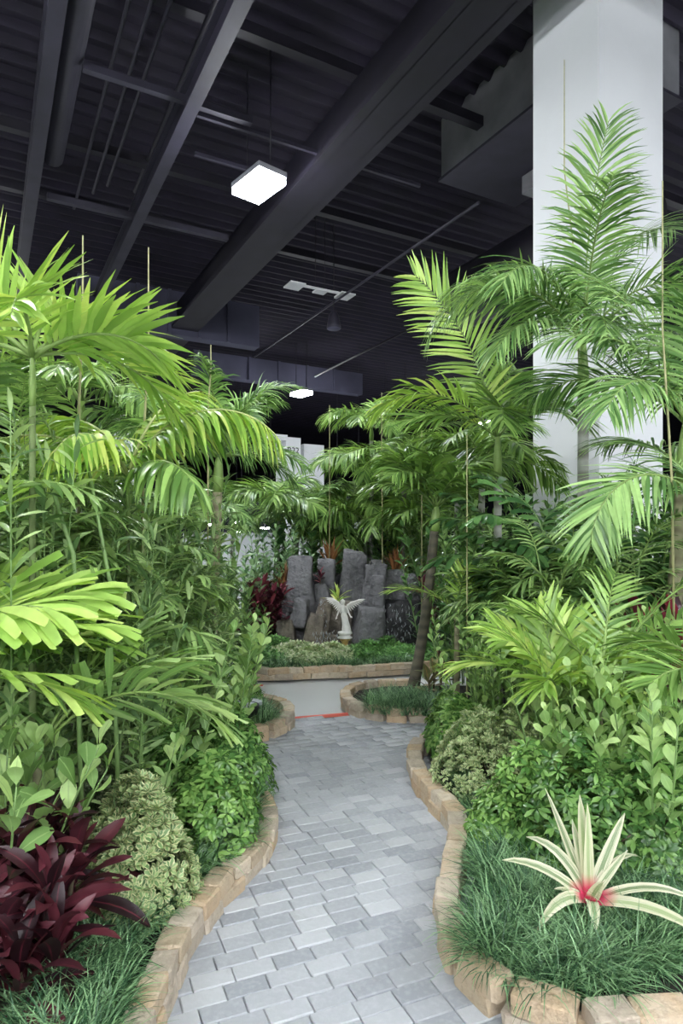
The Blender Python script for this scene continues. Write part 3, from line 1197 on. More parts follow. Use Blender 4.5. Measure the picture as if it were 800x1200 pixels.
def put_frond(parent, loc, az, scale=1.0, roll=0.0, **kw):
    me, leaflets = make_frond(**kw)
    o = obj('frond', me, parent, loc, (R(roll), 0, R(az)), scale)
    o.rotation_mode = 'XYZ'
    if leaflets:
        for m_ in leaflets:
            obj('leaflet', m_, o)
    return o


def trunk_geo(h, r0, r1, lean=(0, 0), curve=0.0, sides=10, n=8, flare=.25):
    pts, rad = [], []
    for i in range(n + 1):
        t = i / n
        k = t + curve * math.sin(PI * t)
        pts.append((lean[0] * k, lean[1] * k, h * t))
        rad.append((r0 + (r1 - r0) * t) * (1 + flare * max(0, 1 - t * 6)))
    return pts, rad


def palm(label, x, y, z0, h, r0, fronds, group, style, trunk='trunk_grey', lean=(0, 0), curve=0, shaft=0.0, nm='palm_tree', cat='palm tree', r1=None, seed=0, auto=0, auto_L=1.0, auto_e=(15, 80), auto_az=None, split=False):
    """fronds: (azimuth, elevation at the base, droop, length, extra) tuples; auto adds more all round."""
    t = thing(nm, label, cat, (x, y, z0), 0, group)
    r = random.Random(seed * 31 + 7)
    r1 = r1 or r0 * .8
    pts, rad = trunk_geo(h, r0, r1, lean, curve)
    g = Geo()
    tube(g, pts, rad, 10)
    obj('trunk', g.mesh('trunk', [M[trunk]]), t)
    top = Vector(pts[-1])
    d = (Vector(pts[-1]) - Vector(pts[-2])).normalized()
    if shaft:
        g = Geo()
        tube(g, [top - d * .03, top + d * shaft * .3, top + d * shaft * .7, top + d * shaft], [r1 * 1.02, r1 * 1.15, r1 * .85, r1 * .45], 10)
        obj('crownshaft', g.mesh('crownshaft', [M['crownshaft']]), t)
        top = top + d * shaft * .92
    fr = list(fronds)
    for k in range(auto):
        az = (k * 137.5 + r.uniform(-20, 20)) if auto_az is None else r.uniform(*auto_az)
        e = auto_e[0] + (auto_e[1] - auto_e[0]) * ((k * .618) % 1)
        fr.append((az, e, 70 + (e / 90) * 45, auto_L * r.uniform(.85, 1.1), {}))
    for f in fr:
        az, e, dr, L = f[:4]
        kw = dict(style)
        ex = dict(f[4]) if len(f) > 4 else {}
        roll = ex.pop('roll', 0)
        off = ex.pop('off', (0, 0, 0))
        kw.update(ex)
        kw['L'] = round(L, 1)
        kw['e0'] = 10 * round(e / 10)
        kw['droop'] = 10 * round(dr / 10)
        kw.setdefault('seed', r.randrange(2))
        kw.setdefault('split', split)
        kw.setdefault('tw', r.choice((-25, 0, 25)))
        put_frond(t, top + Vector(off) + Vector((math.cos(R(az)), math.sin(R(az)), 0)) * r1 * .4, az, 1.0, roll, **kw)
    return t


ST = dict(
    feather=dict(nl=54, ll=.50, lw=.022, la=58, la_tip=32, vee=8, ld=.9, pet=.14, mats=('lf_feather', 'rachis'), rr=.012),
    bright=dict(nl=36, ll=.46, lw=.036, la=56, la_tip=30, vee=14, ld=.35, pet=.12, mats=('lf_palm', 'rachis'), rr=.011),
    broad=dict(nl=13, ll=.42, lw=.062, la=48, la_tip=22, vee=16, ld=.5, pet=.22, mats=('lf_bright', 'rachis'), rr=.009, prof=pr_jag, ragged=.18),
    fan=dict(nl=18, ll=.36, lw=.040, la=60, la_tip=20, vee=10, ld=.35, pet=.25, mats=('lf_palm', 'rachis'), rr=.008, prof=pr_jag, ragged=.12),
    droopy=dict(nl=34, ll=.34, lw=.034, la=62, la_tip=35, vee=-15, ld=1.7, pet=.12, mats=('lf_yellow', 'rachis_pale'), rr=.010),
    foxtail=dict(nl=54, ll=.27, lw=.020, la=55, la_tip=35, vee=25, ld=1.1, pet=.14, mats=('lf_foxtail', 'rachis'), rr=.011, ragged=.35),
    back=dict(nl=28, ll=.46, lw=.042, la=58, la_tip=30, vee=8, ld=.9, pet=.14, mats=('lf_palm', 'rachis'), rr=.012, nseg=3),
    backf=dict(nl=28, ll=.40, lw=.030, la=58, la_tip=30, vee=8, ld=.9, pet=.14, mats=('lf_foxtail', 'rachis'), rr=.012, nseg=3),
    cane=dict(nl=10, ll=.20, lw=.030, la=55, la_tip=30, vee=5, ld=.6, pet=.2, mats=('lf_cane', 'rachis'), rr=.005, prof=pr_lance, nseg=3, ragged=.15),
    canefine=dict(nl=16, ll=.22, lw=.020, la=55, la_tip=30, vee=5, ld=.7, pet=.15, mats=('lf_cane', 'rachis'), rr=.005, prof=pr_leaflet, nseg=3, ragged=.15),
    fish=dict(nl=8, ll=.22, lw=.065, la=58, la_tip=20, vee=5, ld=.7, pet=.2, mats=('lf_deep', 'stem'), rr=.006, prof=pr_jag, nseg=3, ragged=.3),
)


def cane_clump(label, x, y, z0, h, n, style, group, seed, spread=.25, per=6, L=.55, lean=.2, nm='cane_palm', cat='palm', mat='stem', r=.009, az0=None):
    """A clump of thin green canes carrying fronds over the upper two thirds."""
    rd = random.Random(seed * 13 + 3)
    t = thing(nm, label, cat, (x, y, z0), 0, group)
    for k in range(n):
        a = rd.uniform(0, 2 * PI)
        bx, by = math.cos(a) * spread * .4 * rd.random(), math.sin(a) * spread * .4 * rd.random()
        hh = h * rd.uniform(.75, 1.05)
        lx, ly = math.cos(a) * lean * hh * rd.uniform(.3, 1), math.sin(a) * lean * hh * rd.uniform(.3, 1)
        pts, rad = trunk_geo(hh, r, r * .7, (lx, ly), 0, flare=0)
        pts = [(p[0] + bx, p[1] + by, p[2]) for p in pts]
        g = Geo()
        tube(g, pts, rad, 6)
        obj('cane', g.mesh('cane', [M[mat]]), t)
        for j in range(per):
            u = .5 + .5 * (j + .5) / per
            i = min(len(pts) - 2, int(u * (len(pts) - 1)))
            p = Vector(pts[i]).lerp(Vector(pts[i + 1]), u * (len(pts) - 1) - i)
            az = rd.uniform(0, 360) if az0 is None else rd.uniform(*az0)
            e = 10 * rd.randrange(2, 7) if j < per - 1 else 70
            kw = dict(ST[style])
            put_frond(t, p, az, rd.uniform(.8, 1.15), 0, L=L, e0=e, droop=70, seed=rd.randrange(3), **kw)
    return t


# ------------------------------------------------------------------ single leaves and leaf clusters
LEAF = {}


def leaf_mesh(key, mat, builder):
    k = (key, mat)
    if k not in LEAF:
        g = Geo()
        builder(g)
        LEAF[k] = g.mesh(key, [M[mat]])
    return LEAF[k]


def one_leaf(key, mat, L, W, prof, nseg=4, bend=.5, fold=.18, pet=0.0, v=0):
    def b(g):
        if pet:
            tube(g, [(0, 0, 0), (pet, 0, 0)], .0016, 4, 0, False)
        strip(g, (pet, 0, 0), (1, 0, .1), (0, 0, 1), L, W, prof, nseg, bend, fold, 0, (v - 1) * .25)
    return leaf_mesh('%s_leaf_%d' % (key, v), mat, b)


def whorl(key, mat, n, L, W, prof, v=0, el=20, bend=.7, nseg=3, layers=1, stem=.03):
    """n leaflets radiating from one point, facing +z."""
    def b(g):
        r = random.Random(v * 9 + 1)
        for ly in range(layers):
            for k in range(n):
                a = 2 * PI * (k + .5 * ly) / n + r.uniform(-.25, .25)
                e = R(el + ly * 25 + r.uniform(-14, 14))
                d = Vector((math.cos(a) * math.cos(e), math.sin(a) * math.cos(e), math.sin(e)))
                s = r.uniform(.8, 1.1) * (1 - .25 * ly)
                strip(g, d * .008, d, (0, 0, 1), L * s, W * s, prof, nseg, bend * r.uniform(.6, 1.3), .22, 0, r.uniform(-.2, .2))
        if stem:
            tube(g, [(0, 0, -stem), (0, 0, .004)], .002, 4, 0, False)
    return leaf_mesh('%s_whorl_%d' % (key, v), mat, b)


def aim_matrix(d, up=Vector((0, 0, 1)), roll=0.0):
    """Rotation that sends +x to d and keeps +z near up."""
    d = d.normalized()
    y = up.cross(d)
    if y.length < 1e-3:
        y = Vector((0, 1, 0))
    y.normalize()
    z = d.cross(y)
    m = Matrix((d, y, z)).transposed()
    return m @ Matrix.Rotation(roll, 3, 'X')


def aim_z(d, spin):
    d = d.normalized()
    q = Vector((0, 0, 1)).rotation_difference(d)
    return q.to_matrix() @ Matrix.Rotation(spin, 3, 'Z')


MAX_PIECES = 300


def scatter(t, items, name, mats, limit=MAX_PIECES, rest_name='foliage'):
    """items: (mesh, 4x4 matrix local to the thing). The nearest ones to the path side are single objects, the rest one stuff part."""
    base = Vector(t.location)
    items = sorted(items, key=lambda it: ((it[1].translation + base) - Vector((0, 0, EYE))).length)
    for me, m in items[:limit]:
        o = obj(name, me, t)
        o.matrix_local = m
    rest = items[limit:]
    if rest:
        me = join_copies(rest_name, [i[0] for i in rest], [i[1] for i in rest], mats, True)
        stuff(obj(rest_name, me, t))


def dome_bush(label, x, y, z0, rx, ry, h, n, meshes, mat, group, seed, name='leaf_whorl', nm='shrub', cat='shrub', face_z=True, limit=MAX_PIECES, size=(.8, 1.15), rot=0.0, lumps=4, low=.08, woody=True, upright=.35):
    """Low rounded shrub: leaf clusters over and just under a lumpy dome, on branching stems."""
    r = random.Random(seed * 17 + 1)
    t = thing(nm, label, cat, (x, y, z0), rot, group)
    lp = [(r.uniform(-.55, .55), r.uniform(-.55, .55), r.uniform(.3, .55)) for _ in range(lumps)]
    items = []
    for k in range(n):
        u = r.random() * 2 * PI
        q = r.random() ** .5
        ux, uy = math.cos(u) * q, math.sin(u) * q
        top = math.sqrt(max(0, 1 - q * q)) * .75 + .25 * (1 - q ** 4)
        for lx, ly, lr in lp:
            dd = ((ux - lx) ** 2 + (uy - ly) ** 2) / (lr * lr)
            if dd < 1:
                top += .22 * (1 - dd)
        depth = r.random() ** 2.2 * .45
        zz = max(low, top * .85 * (1 - depth)) if r.random() < .8 else r.uniform(low, max(low, top * .8))
        p = Vector((ux * rx, uy * ry, zz * h))
        d = Vector((ux * 1.0, uy * 1.0, upright + zz * .7)) + Vector((r.uniform(-.4, .4), r.uniform(-.4, .4), r.uniform(-.2, .3)))
        m = aim_z(d, r.uniform(0, 6.28)) if face_z else aim_matrix(d, Vector((0, 0, 1)), r.uniform(-.6, .6))
        s = r.uniform(*size)
        items.append((r.choice(meshes), Matrix.Translation(p) @ m.to_4x4() @ Matrix.Scale(s, 4)))
    g = Geo()
    for k in range(9):
        a = r.uniform(0, 6.28)
        q = r.uniform(.2, .85)
        e = Vector((math.cos(a) * q * rx, math.sin(a) * q * ry, h * r.uniform(.45, .75)))
        tube(g, [(e.x * .12, e.y * .12, -.05), (e.x * .5, e.y * .5, e.z * .5), e], [.008, .006, .003], 5)
    obj('branches', g.mesh('branches', [M['stem_woody' if woody else 'stem']]), t)
    scatter(t, items, name, [M[mat]], limit)
    return t


def leafy_shrub(label, x, y, z0, h, n_st, leafs, mat, group, seed, spread=.35, gap=.055, lean=.35, nm='leafy_shrub', cat='shrub', stem='stem', az0=None, size=(.75, 1.15), start=.25, pairs=True, limit=MAX_PIECES, el=45, r0=.008):
    """Upright stems with leaf pairs up their length (broad glossy leaves)."""
    rd = random.Random(seed * 29 + 11)
    t = thing(nm, label, cat, (x, y, z0), 0, group)
    items = []
    for k in range(n_st):
        a = rd.uniform(0, 2 * PI) if az0 is None else R(rd.uniform(*az0))
        hh = h * rd.uniform(.6, 1.05)
        ln = lean * hh * rd.uniform(.2, 1.1)
        b = Vector((math.cos(a), math.sin(a), 0)) * spread * rd.random()
        pts = []
        for i in range(7):
            s = i / 6
            pts.append(b + Vector((math.cos(a) * ln * s ** 1.4, math.sin(a) * ln * s ** 1.4, hh * s)))
        g = Geo()
        tube(g, pts, [r0 * (1 - .6 * i / 6) for i in range(7)], 5)
        obj('stem', g.mesh('stem', [M[stem]]), t)
        tot = hh * (1 - start)
        m_ = max(3, int(tot / gap))
        sp = rd.uniform(0, 3)
        for j in range(m_ + 1):
            s = start + (1 - start) * j / m_
            i = min(5, int(s * 6))
            p = pts[i].lerp(pts[i + 1], s * 6 - i)
            tg = (pts[i + 1] - pts[i]).normalized()
            for sd in ((0, PI) if pairs else (0,)):
                an = sp + sd + j * (PI / 2 if pairs else 2.4) + rd.uniform(-.4, .4)
                e = R(el + rd.uniform(-25, 25)) if j < m_ else R(72)
                d = Vector((math.cos(an) * math.cos(e), math.sin(an) * math.cos(e), math.sin(e))) + tg * .15
                sc = rd.uniform(*size) * (1 if j < m_ else .7)
                items.append((rd.choice(leafs), Matrix.Translation(p) @ aim_matrix(d, Vector((0, 0, 1)), rd.uniform(-.5, .5)).to_4x4() @ Matrix.Scale(sc, 4)))
    scatter(t, items, 'leaf', [M[mat]], limit)
    return t


def rosette_clump(label, x, y, z0, heads, leafs, mat, group, seed, per=14, nm='cordyline', cat='plant', stem='stem_woody', size=(.75, 1.1), limit=MAX_PIECES, el=(5, 80)):
    """heads: (dx, dy, height) of leaf rosettes, each on its own cane."""
    rd = random.Random(seed * 41 + 2)
    t = thing(nm, label, cat, (x, y, z0), 0, group)
    items = []
    for hx, hy, hz in heads:
        g = Geo()
        tube(g, [(hx * .5, hy * .5, -.03), (hx * .8, hy * .8, hz * .5), (hx, hy, hz)], [.012, .011, .008], 6)
        obj('cane', g.mesh('cane', [M[stem]]), t)
        for k in range(per):
            f = (k + .5) / per
            an = k * 2.4 + rd.uniform(-.3, .3)
            e = R(el[0] + (el[1] - el[0]) * f + rd.uniform(-10, 10))
            d = Vector((math.cos(an) * math.cos(e), math.sin(an) * math.cos(e), math.sin(e)))
            p = Vector((hx, hy, hz - .16 * (1 - f)))
            sc = rd.uniform(*size) * (.75 + .35 * math.sin(PI * (.25 + .6 * f)))
            items.append((rd.choice(leafs), Matrix.Translation(p) @ aim_matrix(d, Vector((0, 0, 1)), rd.uniform(-.35, .35)).to_4x4() @ Matrix.Scale(sc, 4)))
    scatter(t, items, 'leaf', [M[mat]], limit)
    return t


def grass_patch(label, poly, z0, n, h, seed, mat='lf_grass', group='mondo grass edging', wd=.007, tuft=.05, avoid=None):
    """Clumping fine grass: arching blades in tufts, too many to count."""
    rs = np.random.RandomState(seed)
    xs = [p[0] for p in poly]
    ys = [p[1] for p in poly]
    tufts = []
    tries = 0
    while len(tufts) < n // 22 and tries < 60000:
        tries += 1
        x, y = rs.uniform(min(xs), max(xs)), rs.uniform(min(ys), max(ys))
        if inside(poly, x, y):
            tufts.append((x, y))
    tufts = np.array(tufts)
    K = len(tufts) * 22
    b = np.repeat(tufts, 22, axis=0)
    th = np.repeat(rs.uniform(.7, 1.2, len(tufts)), 22)
    an = rs.uniform(0, 2 * PI, K)
    L = h * th * rs.uniform(.7, 1.3, K)
    el = rs.uniform(.75, 1.45, K)
    bend = rs.uniform(.8, 2.0, K)
    b = b + np.stack([np.cos(an), np.sin(an)], 1) * rs.uniform(0, .018, (K, 1))
    S = 4
    V = np.zeros((K, S + 1, 2, 3), dtype=np.float32)
    p = np.concatenate([b, np.full((K, 1), 0.0)], 1)
    sd = np.stack([-np.sin(an), np.cos(an), np.zeros(K)], 1)
    wdt = wd * rs.uniform(.7, 1.3, K)
    for i in range(S + 1):
        t = i / S
        ww = (wdt * (1 - t ** 2 * .9) / 2)[:, None]
        V[:, i, 0] = p - sd * ww
        V[:, i, 1] = p + sd * ww
        e = el - bend * t
        p = p + np.stack([np.cos(an) * np.cos(e), np.sin(an) * np.cos(e), np.sin(e)], 1) * (L / S)[:, None]
    c = np.array([(min(xs) + max(xs)) / 2, (min(ys) + max(ys)) / 2, 0])
    VV = V.reshape(-1, 3) - c
    base = np.arange(K)[:, None, None] * (2 * (S + 1)) + np.arange(S)[None, :, None] * 2
    Fq = (base + np.array([0, 1, 3, 2])[None, None, :]).reshape(-1, 4)
    me = bpy.data.meshes.new('mondo_grass')
    me.vertices.add(len(VV))
    me.vertices.foreach_set('co', VV.astype(np.float32).ravel())
    me.loops.add(Fq.size)
    me.loops.foreach_set('vertex_index', Fq.astype(np.int32).ravel())
    me.polygons.add(len(Fq))
    me.polygons.foreach_set('loop_start', (np.arange(len(Fq)) * 4).astype(np.int32))
    ul = me.uv_layers.new(name='UVMap')
    uvp = np.tile(np.stack([np.tile([0, 1], S + 1), np.repeat(np.linspace(0, 1, S + 1), 2)], 1), (K, 1)).astype(np.float32)
    ul.data.foreach_set('uv', uvp[Fq.ravel()].ravel())
    me.materials.append(M[mat])
    me.update(calc_edges=True)
    o = obj('mondo_grass', me, None, (c[0], c[1], z0))
    tag(o, label, 'grass', group)
    return stuff(o)

# ------------------------------------------------------------------ rockwork, statue
from mathutils import noise as mnoise

ROCKS = [  # px0, px1, py_top, py_bottom, distance, depth, tilt (deg), taper, material, label
    (340, 374, 652, 762, 9.7, .5, -3, .12, 'rock', None),
    (371, 390, 655, 762, 10.1, .5, 2, .05, 'rock', None),
    (391, 421, 645, 762, 9.9, .55, 5, .10, 'rock', None),
    (418, 446, 660, 762, 9.7, .5, 4, .10, 'rock', None),
    (437, 455, 656, 762, 10.2, .5, -2, .1, 'rock', None),
    (430, 449, 674, 730, 9.35, .4, 3, .25, 'rock', None),
    (449, 478, 669, 762, 9.8, .5, -2, .08, 'rock', None),
    (413, 448, 711, 764, 9.15, .55, 4, .12, 'rock', 'lower broad grey rock slab'),
    (339, 358, 701, 734, 9.35, .4, 10, .3, 'rock', None),
    (326, 349, 724, 763, 9.25, .45, -6, .25, 'rock_brown', None),
    (347, 371, 718, 763, 9.2, .45, 18, .3, 'rock_brown', 'brownish boulder'),
    (365, 386, 700, 745, 9.5, .45, 8, .3, 'rock_brown', None),
    (369, 390, 684, 712, 9.7, .45, -8, .3, 'rock', None),
    (378, 416, 705, 764, 9.65, .5, 0, .1, 'rock_brown', None),
    (374, 398, 742, 764, 9.15, .4, 6, .3, 'rock_brown', None),
    (446, 494, 705, 764, 9.45, .5, 0, .15, 'rock_wet', 'dark wet rock face speckled by falling water'),
    (476, 500, 672, 716, 9.7, .5, -12, .3, 'rock', None),
    (486, 512, 700, 764, 9.6, .5, 8, .2, 'rock', None),
    (322, 342, 702, 740, 9.6, .5, 4, .3, 'rock', None),
]
ROCKS += [(346, 392, 672, 764, 10.2, .4, 0, .05, 'rock_wet', None), (388, 440, 670, 764, 10.25, .4, 0, .05, 'rock_wet', None), (436, 500, 684, 764, 10.2, .4, 0, .05, 'rock_wet', None)]
rk = thing('rockwork', 'dark grey artificial rock wall of tall slabs with a trickling waterfall behind the angel', 'rockwork', (xat(415, 9.6), 9.6, .1))
for i, (px0, px1, py0, py1, Y, dp, tilt, tap, mt, lb_) in enumerate(ROCKS):
    x0, x1, zt_, zb_ = xat(px0, Y), xat(px1, Y), zat(py0, Y), 0.05
    if py1 < 755:
        zb_ = zat(py1, Y)
    wd, ht = x1 - x0, zt_ - zb_
    bm = bmesh.new()
    bmesh.ops.create_cube(bm, size=1)
    bmesh.ops.subdivide_edges(bm, edges=list(bm.edges), cuts=7, use_grid_fill=True)
    off = Vector((i * 3.7, i * 1.9, i * .7))
    small = ht < .55
    for v in bm.verts:
        c = v.co.copy()
        sp = c.normalized() * .5
        k = .38 if small else .12
        e = max(abs(c.x), abs(c.y), abs(c.z))
        n_edge = sorted((abs(c.x), abs(c.y), abs(c.z)))[1] / .5
        c = c.lerp(c.normalized() * .62, k * n_edge ** 3)
        t = c.z + .5
        f = 1 - tap * t
        q = Vector((c.x * wd * f, c.y * dp * f, c.z * ht))
        q += Vector((mnoise.noise(q * 2.2 + off), mnoise.noise(q * 2.2 + off * 2), mnoise.noise(q * 2.2 + off * 3) * .6)) * min(.13, wd * .22)
        q += q.normalized() * mnoise.noise(q * 7 + off) * .022
        v.co = q
    bmesh.ops.rotate(bm, verts=list(bm.verts), cent=(0, 0, -ht / 2), matrix=Matrix.Rotation(R(tilt), 3, 'Y'))
    me = bpy.data.meshes.new('rock')
    bm.to_mesh(me)
    bm.free()
    me.polygons.foreach_set('use_smooth', np.ones(len(me.polygons), dtype=bool))
    me.materials.append(M[mt])
    o = obj('rock', me, rk, Vector(((x0 + x1) / 2, Y, (zt_ + zb_) / 2)) - Vector(rk.location))
    if lb_:
        o['label'] = lb_
# trickling water: thin splashing threads over the rock face
wm, nt, out = new_mat('falling_water')
gl = nd(nt, 'ShaderNodeBsdfPrincipled')
gl.inputs['Base Color'].default_value = (.85, .9, .95, 1)
gl.inputs['Roughness'].default_value = .15
gl.inputs['Transmission Weight'].default_value = .5
nt.links.new(gl.outputs[0], out.inputs[0])
M['water'] = wm
rw = random.Random(5)
g = Geo()
for (pxa, pxb, pya, pyb, Y, n_) in ((450, 485, 706, 760, 9.12, 75), (374, 384, 700, 745, 9.2, 22), (366, 398, 738, 762, 8.98, 60), (478, 484, 672, 700, 9.4, 12)):
    for k in range(n_):
        p = at(rw.uniform(pxa, pxb), rw.uniform(pya, pyb), Y - rw.uniform(0, .12))
        l_ = rw.uniform(.01, .07)
        tube(g, [p, p + Vector((rw.uniform(-.012, .012), -.01, -l_ * .5)), p + Vector((rw.uniform(-.02, .02), -.015, -l_))], [.002, .005, .002], 4)
g.v = [tuple(Vector(v) - Vector(rk.location)) for v in g.v]
stuff(obj('waterfall', g.mesh('waterfall', [M['water']]), rk))

# angel statue
SY = 8.95
an = thing('angel_statue', 'small white winged angel statue with lowered arms standing before the rockwork', 'statue', (xat(404, SY), SY, .36))
g = Geo()
lathe(g, [(.10, 0), (.105, .012), (.07, .03), (.085, .055), (.10, .06), (.10, .085), (.085, .09)], sides=20)
me = g.mesh('plinth', [M['statue']])
obj('plinth', me, an)
g = Geo()
Z0 = .09
H = .45


def ring_loft(g, rings, sides=28):
    vs, fs = [], []
    for (cx, cy, z, rx, ry, fold) in rings:
        for k in range(sides):
            a = 2 * PI * k / sides
            f = 1 + fold * math.sin(a * 7 + z * 20)
            vs.append((cx + rx * f * math.cos(a), cy + ry * f * math.sin(a), z))
    for i in range(len(rings) - 1):
        for k in range(sides):
            k2 = (k + 1) % sides
            fs.append((i * sides + k, i * sides + k2, (i + 1) * sides + k2, (i + 1) * sides + k))
    fs.append(tuple(range(sides))[::-1])
    fs.append(tuple((len(rings) - 1) * sides + k for k in range(sides)))
    g.add(vs, fs)


ring_loft(g, [(.022, 0, Z0 - .005, .062, .055, .12), (.020, 0, Z0 + .03, .060, .05, .14), (.016, 0, Z0 + .09, .050, .043, .13), (.004, 0, Z0 + .16, .045, .04, .10), (-.008, 0, Z0 + .21, .047, .038, .06),
              (-.014, 0, Z0 + .245, .039, .032, .03), (-.017, 0, Z0 + .265, .034, .028, .01), (-.02, 0, Z0 + .30, .042, .031, 0), (-.022, 0, Z0 + .335, .046, .03, 0), (-.024, 0, Z0 + .355, .036, .024, 0), (-.025, 0, Z0 + .365, .016, .016, 0), (-.027, -.003, Z0 + .385, .0135, .0135, 0)])
hc = Vector((-.030, -.006, Z0 + .414))
vs = []
ring_loft(g, [(hc.x, hc.y, hc.z - .032, .010, .012, 0), (hc.x, hc.y - .002, hc.z - .024, .018, .021, 0), (hc.x, hc.y, hc.z - .008, .0235, .027, 0), (hc.x, hc.y, hc.z + .008, .025, .029, 0), (hc.x, hc.y, hc.z + .022, .020, .023, 0), (hc.x, hc.y, hc.z + .031, .009, .011, 0)], 16)
tube(g, [hc + Vector((0, -.026, .006)), hc + Vector((0, -.033, -.006)), hc + Vector((0, -.025, -.009))], [.003, .005, .003], 6)
for s in (-1, 1):      # brow, lips and ears
    tube(g, [hc + Vector((s * .004, -.027, .006)), hc + Vector((s * .014, -.024, .006))], [.003, .002], 5)
    tube(g, [hc + Vector((s * .024, .002, .006)), hc + Vector((s * .025, .003, -.007))], [.004, .003], 5)
tube(g, [hc + Vector((-.007, -.0245, -.017)), hc + Vector((.007, -.0245, -.017))], [.003, .003], 5)
for s in (-1, 1):
    sh = Vector((-.023 + s * .043, 0, Z0 + .338))
    el = Vector((-.023 + s * .072, -.008, Z0 + .268)) if s > 0 else Vector((-.023 - .070, -.01, Z0 + .265))
    wr = Vector((-.023 + s * .098, -.035, Z0 + .215)) if s > 0 else Vector((-.023 - .092, -.03, Z0 + .205))
    tube(g, [sh, sh.lerp(el, .5), el, el.lerp(wr, .5), wr], [.017, .015, .012, .011, .0075], 10)
    hd = (wr - el).normalized()
    if s > 0:
        hd = (hd + Vector((.6, -.1, .3))).normalized()
    pl = wr + hd * .016
    tube(g, [wr, wr + hd * .008, pl], [.0075, .010, .009], 8)
    side = hd.cross(Vector((0, 1, 0))).normalized()
    for k in range(4):
        o_ = side * ((k - 1.5) * .0046)
        ln = (.017, .021, .020, .015)[k]
        cd = (hd + Vector((0, -.25, -.1))).normalized()
        tube(g, [pl + o_ - hd * .003, pl + o_ + hd * ln * .5, pl + o_ + hd * ln * .5 + cd * ln * .5], [.0029, .0028, .002], 6)
    tube(g, [wr + hd * .004 - side * s * .006, wr + hd * .012 - side * s * .014, wr + hd * .02 - side * s * .016], [.0034, .003, .0022], 6)
me = g.mesh('tmp', [M['statue']])
tmp = bpy.data.objects.new('tmp', me)
C.objects.link(tmp)
md = tmp.modifiers.new('r', 'REMESH')
md.mode = 'VOXEL'
md.voxel_size = .0028
bpy.context.view_layer.update()
dg = bpy.context.evaluated_depsgraph_get()
me2 = bpy.data.meshes.new_from_object(tmp.evaluated_get(dg))
bpy.data.objects.remove(tmp)
me2.name = 'body'
me2.polygons.foreach_set('use_smooth', np.ones(len(me2.polygons), dtype=bool))
if not me2.materials:
    me2.materials.append(M['statue'])
obj('body', me2, an)
g = Geo()
for k in range(15):
    a = R(-10 + 200 * k / 14)
    q = hc + Vector((math.cos(a) * .024, math.sin(a) * .022 + .006, .012))
    tube(g, [hc + Vector((0, .004, .031)), q, q + Vector((math.cos(a) * .004, .006, -.03)), q + Vector((math.cos(a) * -.004, .008, -.055 - .012 * (k % 2)))], [.005, .008, .007, .003], 6)
obj('hair', g.mesh('hair', [M['statue']]), an)
for s, tip, low in ((1, Vector((.185, .03, .455)), Vector((.075, .03, .24))), (-1, Vector((-.165, .03, .475)), Vector((-.085, .03, .27)))):
    root_ = Vector((-.02 + s * .02, .03, Z0 + .315))
    tipz = Vector((tip.x, tip.y, tip.z + Z0 - .02))
    g = Geo()
    mid_ = root_.lerp(tipz, .45) + Vector((0, .01, .03))
    tube(g, [root_, root_.lerp(mid_, .5) + Vector((0, 0, .008)), mid_, mid_.lerp(tipz, .6), tipz], [.010, .012, .010, .007, .003], 8)
    for ly, (n_, ln0, ln1, yy) in enumerate(((11, .085, .12, .0), (9, .05, .07, -.006), (7, .03, .04, -.011))):
        for k in range(n_):
            u = (k + .6) / n_ * (1 - .12 * ly)
            b = root_.lerp(mid_, min(1, u * 2)) if u < .5 else mid_.lerp(tipz, (u - .5) * 2)
            ang = R(-78 + 88 * u)
            d = Vector((s * math.cos(ang), .05, math.sin(ang)))
            strip(g, b + Vector((0, yy, 0)), d, (0, -1, 0), ln0 + (ln1 - ln0) * u * (1.0 if u < .8 else .75), .021 - .003 * ly, pr_strap, 4, .05, .25)
    w_ = obj('wing', g.mesh('wing', [M['statue']]), an)
    so = w_.modifiers.new('thick', 'SOLIDIFY')
    so.thickness = .004
pd = thing('pedestal', 'slim ochre pedestal holding up the white angel statue', 'pedestal', (xat(404, SY), SY, .08))
g = Geo()
lathe(g, [(.07, 0), (.07, .03), (.04, .05), (.036, .14), (.04, .20), (.052, .235), (.058, .245)], sides=16)
obj('shaft', g.mesh('shaft', [M['gold']]), pd)
g = Geo()
lathe(g, [(.058, .243), (.072, .25), (.075, .28), (.06, .2805)], sides=16)
obj('capital', g.mesh('capital', [M['gold']]), pd)

# ------------------------------------------------------------------ plants: leaf kinds
clusia = [one_leaf('clusia', 'lf_clusia', L, L * .56, pr_obov, 5, b_, .10, .012, v) for v, (L, b_) in enumerate(((.10, .4), (.115, .7), (.09, .2)))]
clusia_big = [one_leaf('clusia_big', 'lf_clusia', L, L * .6, pr_obov, 5, b_, .10, .02, v) for v, (L, b_) in enumerate(((.13, .4), (.15, .7), (.12, .2)))]
clusia_small = [one_leaf('clusia_small', 'lf_clusia', L, L * .55, pr_obov, 4, b_, .10, .008, v) for v, (L, b_) in enumerate(((.075, .4), (.085, .7), (.065, .2)))]
mid_leaf = [one_leaf('mid', 'lf_mid', L, L * .36, pr_oval, 4, b_, .2, .015, v) for v, (L, b_) in enumerate(((.14, .7), (.17, .9), (.12, .5)))]
mid_small = [one_leaf('mid_small', 'lf_mid', L, L * .32, pr_oval, 4, b_, .2, .012, v) for v, (L, b_) in enumerate(((.10, .7), (.12, .9), (.085, .5)))]
bamboo_leaf = [one_leaf('bamboo', 'lf_bamboo', L, L * .19, pr_lance, 4, b_, .2, .012, v) for v, (L, b_) in enumerate(((.14, .5), (.17, .8), (.12, .3)))]
blue_leaf = [one_leaf('blue', 'lf_blue', L, L * .4, pr_oval, 3, b_, .2, .01, v) for v, (L, b_) in enumerate(((.12, .7), (.15, .9)))]
